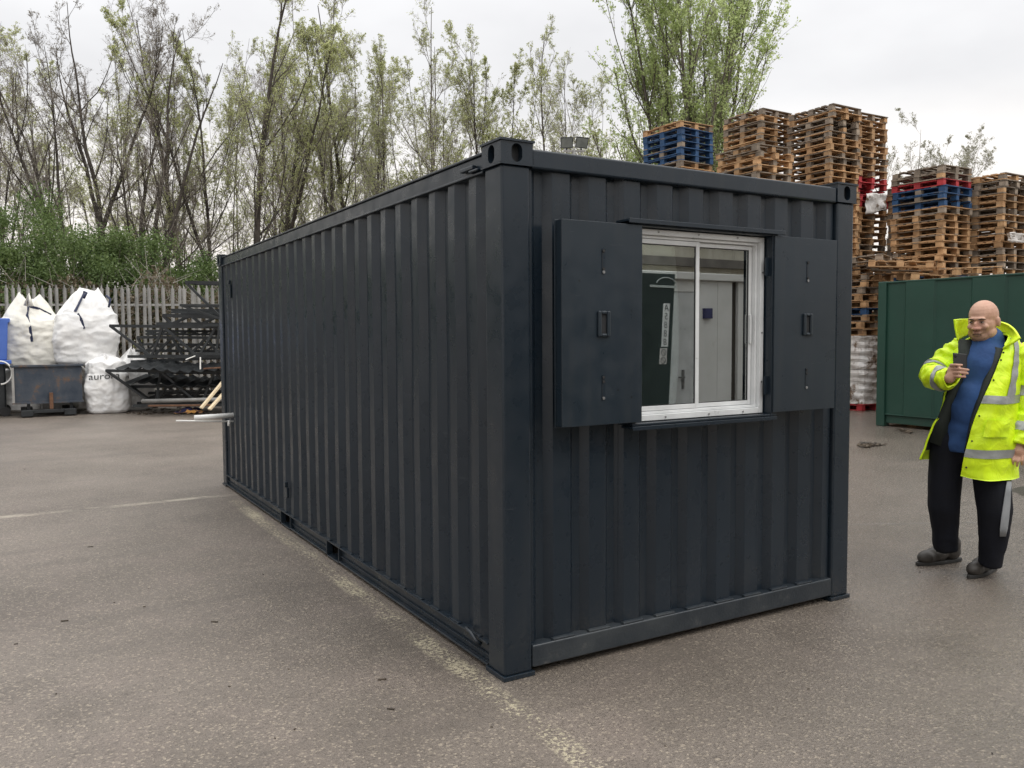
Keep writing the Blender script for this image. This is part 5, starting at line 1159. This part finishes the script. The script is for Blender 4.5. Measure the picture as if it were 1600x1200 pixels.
# --- shoes
def shoe(heel, toe, name='shoe'):
    h, t2 = np.array(heel), np.array(toe); d = unit((t2-h)*np.array((1, 1, 0))); sd2 = np.cross((0, 0, 1.), d); L = np.linalg.norm((t2-h)[:2]); R3 = np.stack([d, sd2, np.array((0, 0, 1.))], 1)
    b0 = np.array((h[0], h[1], 0)); s1 = MB()
    s1.ell(b0+d*L*.74+up3*.052, (.082, .050, .050), R3, 16, 10); s1.ell(b0+d*L*.55+up3*.065, (.10, .050, .055), R3, 16, 10); s1.ell(b0+d*L*.22+up3*.075, (.075, .046, .065), R3, 16, 10)
    s1.ell(b0+d*L*.20+up3*.125, (.062, .047, .075), R3, 16, 10); s1.ell(b0+d*L*.40+up3*.095, (.075, .042, .05), R3, 16, 10)
    so2 = remesh(s1, name, M['shoe'], man, .008, 3)
    pl = MB(); n = 24; ring = []
    for k in range(n):
        th = 2*math.pi*k/n; u = math.cos(th); wv_ = math.sin(th)*(.046 if u > 0 else .040)*(1 if abs(u) < .8 else .92); ring.append(b0+d*(L*.49+u*L*.50)+sd2*wv_)
    pl.v = [tuple(p+up3*z) for z, f_ in ((.0, 1), (.024, 1)) for p in ring]; pl.v = [tuple(np.array(v)) for v in pl.v]
    pl.f = [tuple(range(n-1, -1, -1)), tuple(n+k for k in range(n))]+[(k, (k+1) % n, n+(k+1) % n, n+k) for k in range(n)]; pl.m = [0]*len(pl.f)
    pl.build('sole', M['sole'], so2, bevel=.005)
    for k in range(4):
        c_ = b0+d*L*(.42+.075*k)+up3*(.128-.014*k); MB().tube([c_-sd2*.03+up3*-.008, c_+up3*.006, c_+sd2*.03+up3*-.008], .0045, 6).build('lace', M['rubber'], so2, True)
shoe(gnd(1502, 876), gnd(1430, 884)); shoe(gnd(1556, 889), gnd(1512, 905))
# --- coat: a shell lofted from its front edge round the back to the open flap
ROWS = [
 [(1500,744,-.27),(1520,749,-.285),(1550,752,-.25),(1592,747,-.02),(1570,735,.2),(1500,720,.2),(1462,717,.08),(1448,717,-.02),(1437,718,-.12)],
 [(1509,703,-.28),(1527,705,-.29),(1555,706,-.255),(1593,702,-.02),(1568,690,.2),(1505,685,.2),(1470,687,.1),(1458,687,0),(1447,688,-.12)],
 [(1523,652,-.275),(1540,653,-.285),(1564,654,-.25),(1594,650,0),(1568,645,.2),(1510,640,.2),(1480,643,.11),(1473,643,0),(1463,645,-.12)],
 [(1545,602,-.23),(1556,602,-.235),(1574,602,-.20),(1596,598,.0),(1570,595,.19),(1515,592,.19),(1488,594,.11),(1483,594,0),(1480,600,-.12)],
 [(1560,566,-.17),(1569,564,-.17),(1581,561,-.14),(1598,555,.02),(1572,550,.17),(1520,548,.17),(1492,554,.1),(1488,558,0),(1491,570,-.12)],
 [(1566,549,-.135),(1573,545,-.13),(1582,539,-.09),(1591,530,.02),(1568,525,.12),(1522,527,.13),(1499,534,.08),(1494,541,.0),(1497,556,-.11)],
 [(1567,541,-.11),(1570,536,-.10),(1573,531,-.06),(1573,524,.02),(1556,519,.1),(1526,521,.1),(1509,529,.06),(1502,538,0),(1498,548,-.09)]]
CP = np.array([[MP(*q) for q in r] for r in ROWS])                # rows x cols x 3
def cr1(P, s):                                                    # Catmull-Rom along axis 0
    n = len(P); s = np.clip(s, 0, n-1-1e-6); i = s.astype(int); f_ = (s-i).reshape(-1, *([1]*(P.ndim-1)))
    g2 = lambda k: P[np.clip(k, 0, n-1)]
    p0, p1, p2, p3 = g2(i-1), g2(i), g2(i+1), g2(i+2)
    return .5*((2*p1)+(-p0+p2)*f_+(2*p0-5*p1+4*p2-p3)*f_**2+(-p0+3*p1-3*p2+p3)*f_**3)
def surf(us, vs_):                                                # u along columns, v along rows
    A_ = cr1(CP, np.asarray(vs_, float)); return np.swapaxes(cr1(np.swapaxes(A_, 0, 1), np.asarray(us, float)), 0, 1)
def normals(G):
    du = np.gradient(G, axis=1); dv_ = np.gradient(G, axis=0); N_ = unit(np.cross(du, dv_)); c_ = G.mean(axis=(1,), keepdims=True)
    return N_
def coat_grid(us, vs_, lift=0.0):
    G = surf(us, vs_); N_ = normals(G); ref = N_[len(vs_)//2, min(2, len(us)-1)]
    sgn = 1 if CSG is None else CSG
    D = np.array([[.014*noise.noise(Vector(p)*5)+.011*noise.noise(Vector((p[0]*9, p[1]*9, p[2]*16)))-.010*abs(noise.noise(Vector((p[0]*6+p[2]*7, p[1]*6, p[2]*3)))) for p in r] for r in G])
    return G+N_*sgn*(D[..., None]+lift), N_*sgn
CSG = None
G = surf(np.array([1.4, 1.6]), np.array([2.4, 2.6])); N_ = normals(G)[0, 0]; CSG = 1 if N_@(-YM) > 0 else -1
us = np.linspace(0, 8, 97); vv_ = np.linspace(0, 6, 73); Go, Nn = coat_grid(us, vv_); Gi = Go-Nn*.012
nu, nv2 = len(us), len(vv_); Vv = np.concatenate([Go.reshape(-1, 3), Gi.reshape(-1, 3)]); Ff = []; Mi = []; nn_ = nu*nv2
for j in range(nv2-1):
    for k in range(nu-1):
        a = j*nu+k; Ff.append((a, a+1, a+nu+1, a+nu)); Mi.append(0)
        Ff.append((nn_+a, nn_+a+nu, nn_+a+nu+1, nn_+a+1)); Mi.append(2 if vv_[j] < .55 or us[k] > 7.85 or us[k] < .15 else 1)
for j in range(nv2-1):
    for k in (0, nu-1): a = j*nu+k; Ff.append((a, a+nu, nn_+a+nu, nn_+a)); Mi.append(0)
for k in range(nu-1):
    for j in (0, nv2-1): a = j*nu+k; Ff.append((a, a+1, nn_+a+1, nn_+a)); Mi.append(0)
coat = link('coat', npmesh('coat', Vv-OFF[man.name], np.array(Ff), [M['hivis'], M['lining'], M['hivis_in']], Mi, True), man)
def coat_patch(u0, u1, v0, v1, name, mtl, lift=.005, nu_=24, nv_=8, skew=0.0):
    us_ = np.linspace(u0, u1, nu_); vs_ = np.linspace(v0, v1, nv_); Gp, _ = coat_grid(us_, vs_, lift); n = nu_
    o = link(name, npmesh(name, Gp.reshape(-1, 3)-OFF[man.name], np.array([(j*n+k, j*n+k+1, (j+1)*n+k+1, (j+1)*n+k) for j in range(nv_-1) for k in range(n-1)]), mtl, smooth=True), coat); return o
coat_patch(.02, 7.9, 2.42, 2.66, 'reflective_band', M['band'], nu_=90)
coat_patch(.02, 7.9, .78, 1.04, 'reflective_band', M['band'], nu_=90)
coat_patch(2.08, 2.42, 2.66, 5.6, 'reflective_band', M['band'], .0055, 6, 40)
coat_patch(6.3, 6.6, 2.66, 5.6, 'reflective_band', M['band'], .0055, 6, 40)
coat_patch(1.15, 2.35, 1.45, 1.95, 'pocket_flap', M['hivis'], .016, 16, 8)
for v in (.45, 1.3, 2.05, 3.2, 4.1, 4.75):
    Gp, Np = coat_grid(np.array([.43, .45, .47]), np.array([v-.02, v, v+.02]), .004); c_, n_ = Gp[1, 1], unit(-YM*1.0+np.array((0, 0, .1)))
    MB().ell(c_, (.006, .004, .006), e3, 10, 6).build('snap_button', M['rubber'], coat, True)
# dark facing folded back along the front edge
ed = [(1567,545,1548,540,-.10), (1560,566,1546,566,-.15), (1545,602,1533,604,-.205), (1533,628,1523,632,-.235), (1523,652,1516,655,-.25), (1509,703,1506,705,-.255)]
vs = []
for (a, ya, b_, yb2, dy) in ed: vs += [MP(a+3, ya, dy), MP((a+b_)/2, (ya+yb2)/2, dy-.012), MP(b_, yb2, dy+.03)]
o = MB().add(vs, [(3*j+k, 3*j+k+1, 3*j+k+4, 3*j+k+3) for j in range(len(ed)-1) for k in range(2)]).build('front_facing', M['lining'], coat, True); md = o.modifiers.new('t', 'SOLIDIFY'); md.thickness = .006
ed = [(1497,530,1522,532,-.03), (1497,552,1522,552,-.08), (1494,575,1516,575,-.11), (1484,606,1502,608,-.13), (1474,630,1494,634,-.12), (1464,655,1490,662,-.10), (1452,690,1486,704,-.08)]
vs = []
for (a, ya, b_, yb2, dy) in ed: vs += [MP(a, ya, dy-.02), MP((a+b_)/2, (ya+yb2)/2, dy-.02), MP(b_, yb2, dy+.04)]
o = MB().add(vs, [(3*j+k, 3*j+k+1, 3*j+k+4, 3*j+k+3) for j in range(len(ed)-1) for k in range(2)]).build('front_facing', M['lining'], coat, True); md = o.modifiers.new('t', 'SOLIDIFY'); md.thickness = .006
# collar standing open
base = [(1567,545,-.125),(1577,534,-.06),(1573,522,.05),(1548,516,.105),(1522,519,.105),(1507,526,.05),(1497,532,-.06)]
mid_ = [(1581,537,-.145),(1585,522,-.06),(1573,511,.06),(1548,506,.12),(1520,508,.115),(1502,512,.05),(1493,514,-.06)]
topc = [(1595,528,-.15),(1584,514,-.07),(1570,505,.06),(1546,500,.12),(1518,498,.115),(1503,498,.05),(1491,499,-.06)]
K = np.array([[MP(*q) for q in r] for r in (base, mid_, topc)]); A_ = cr1(K, np.linspace(0, 2, 11)); Gc = np.swapaxes(cr1(np.swapaxes(A_, 0, 1), np.linspace(0, 6, 49)), 0, 1)
n = 49; oc = link('collar', npmesh('collar', Gc.reshape(-1, 3)-OFF[man.name], np.array([(j*n+k, j*n+k+1, (j+1)*n+k+1, (j+1)*n+k) for j in range(10) for k in range(n-1)]), M['hivis'], smooth=True), coat)
md = oc.modifiers.new('t', 'SOLIDIFY'); md.thickness = .012; md.offset = 0
# sleeves
def sleeve(path, bands, seed):
    pts = np.array([p for p, _ in path]); rr = np.array([r for _, r in path]); s = np.linspace(0, len(path)-1, 60); Pc = cr1(pts, s); Rc = cr1(rr[:, None], s)[:, 0]; n = 32
    def ringat(i, lift=0.0):
        d = unit(Pc[min(i+1, 59)]-Pc[max(i-1, 0)]); a = unit(np.cross(d, YM+np.array((0.01, .02, .3)))); b_ = np.cross(d, a); out = []
        for k in range(n):
            th = 2*math.pi*k/n; v = a*math.cos(th)+b_*math.sin(th); q = Pc[i]+v*Rc[i]
            w_ = .020*noise.noise(Vector((s[i]*3.4+.9*math.sin(th), math.cos(th)*1.1, seed)))+.010*noise.noise(Vector((s[i]*8, math.sin(th)*2, math.cos(th)*2+seed))); out.append(q+v*(w_+lift))
        return out
    mb = MB(); vs = [p for i in range(60) for p in ringat(i)]; fs = [(i*n+k, i*n+(k+1) % n, (i+1)*n+(k+1) % n, (i+1)*n+k) for i in range(59) for k in range(n)]
    mb.add(vs, fs); so3 = mb.build('sleeve', M['hivis'], coat, True); md = so3.modifiers.new('t', 'SOLIDIFY'); md.thickness = .006; md.offset = -1
    for (s0, s1) in bands:
        i0, i1 = int(s0*59), int(s1*59); vs = [p for i in range(i0, i1+1) for p in ringat(i, .004)]
        MB().add(vs, [(i*n+k, i*n+(k+1) % n, (i+1)*n+(k+1) % n, (i+1)*n+k) for i in range(i1-i0) for k in range(n)]).build('reflective_band', M['band'], so3, True)
sleeve([(MP(1507, 545, .05), .088), (MP(1484, 560, .04), .088), (MP(1465, 577, .01), .086), (MP(1459, 588, -.06), .082), (MP(1470, 592, -.16), .074), (MP(1487, 590, -.245), .062)], ((.40, .50), (.80, .88)), 3.3)
sleeve([(MP(1583, 545, .03), .085), (MP(1596, 565, .03), .088), (MP(1603, 600, .04), .085), (MP(1603, 640, .02), .080), (MP(1597, 672, -.03), .076), (MP(1592, 696, -.06), .066)], ((.42, .50), (.76, .84)), 7.7)
# --- the phone, a thing of its own in the hand
ph = tag(empty('mobile_phone', tuple(MP(1499, 565, PD))), 'black mobile phone held upright in the raised hand', 'phone')
a0 = MP(1488.5, 551, PD+.012); a1 = MP(1511, 553.5, PD+.012); d0 = MP(1490, 583, PD+.004); d1 = MP(1511, 584, PD+.004)
vs = [a0, a1, d1, d0]; vs = vs+[v+YM*.010 for v in vs]
MB().add(vs, [(3,2,1,0),(4,5,6,7),(0,1,5,4),(1,2,6,5),(2,3,7,6),(3,0,4,7)]).build('phone_case', M['phone'], ph, bevel=.004, seg=3)
MB().ell(MP(1493, 556, PD+.004), (.008, .003, .012), e3, 10, 6).build('camera_lens', M['rubber'], ph, True)
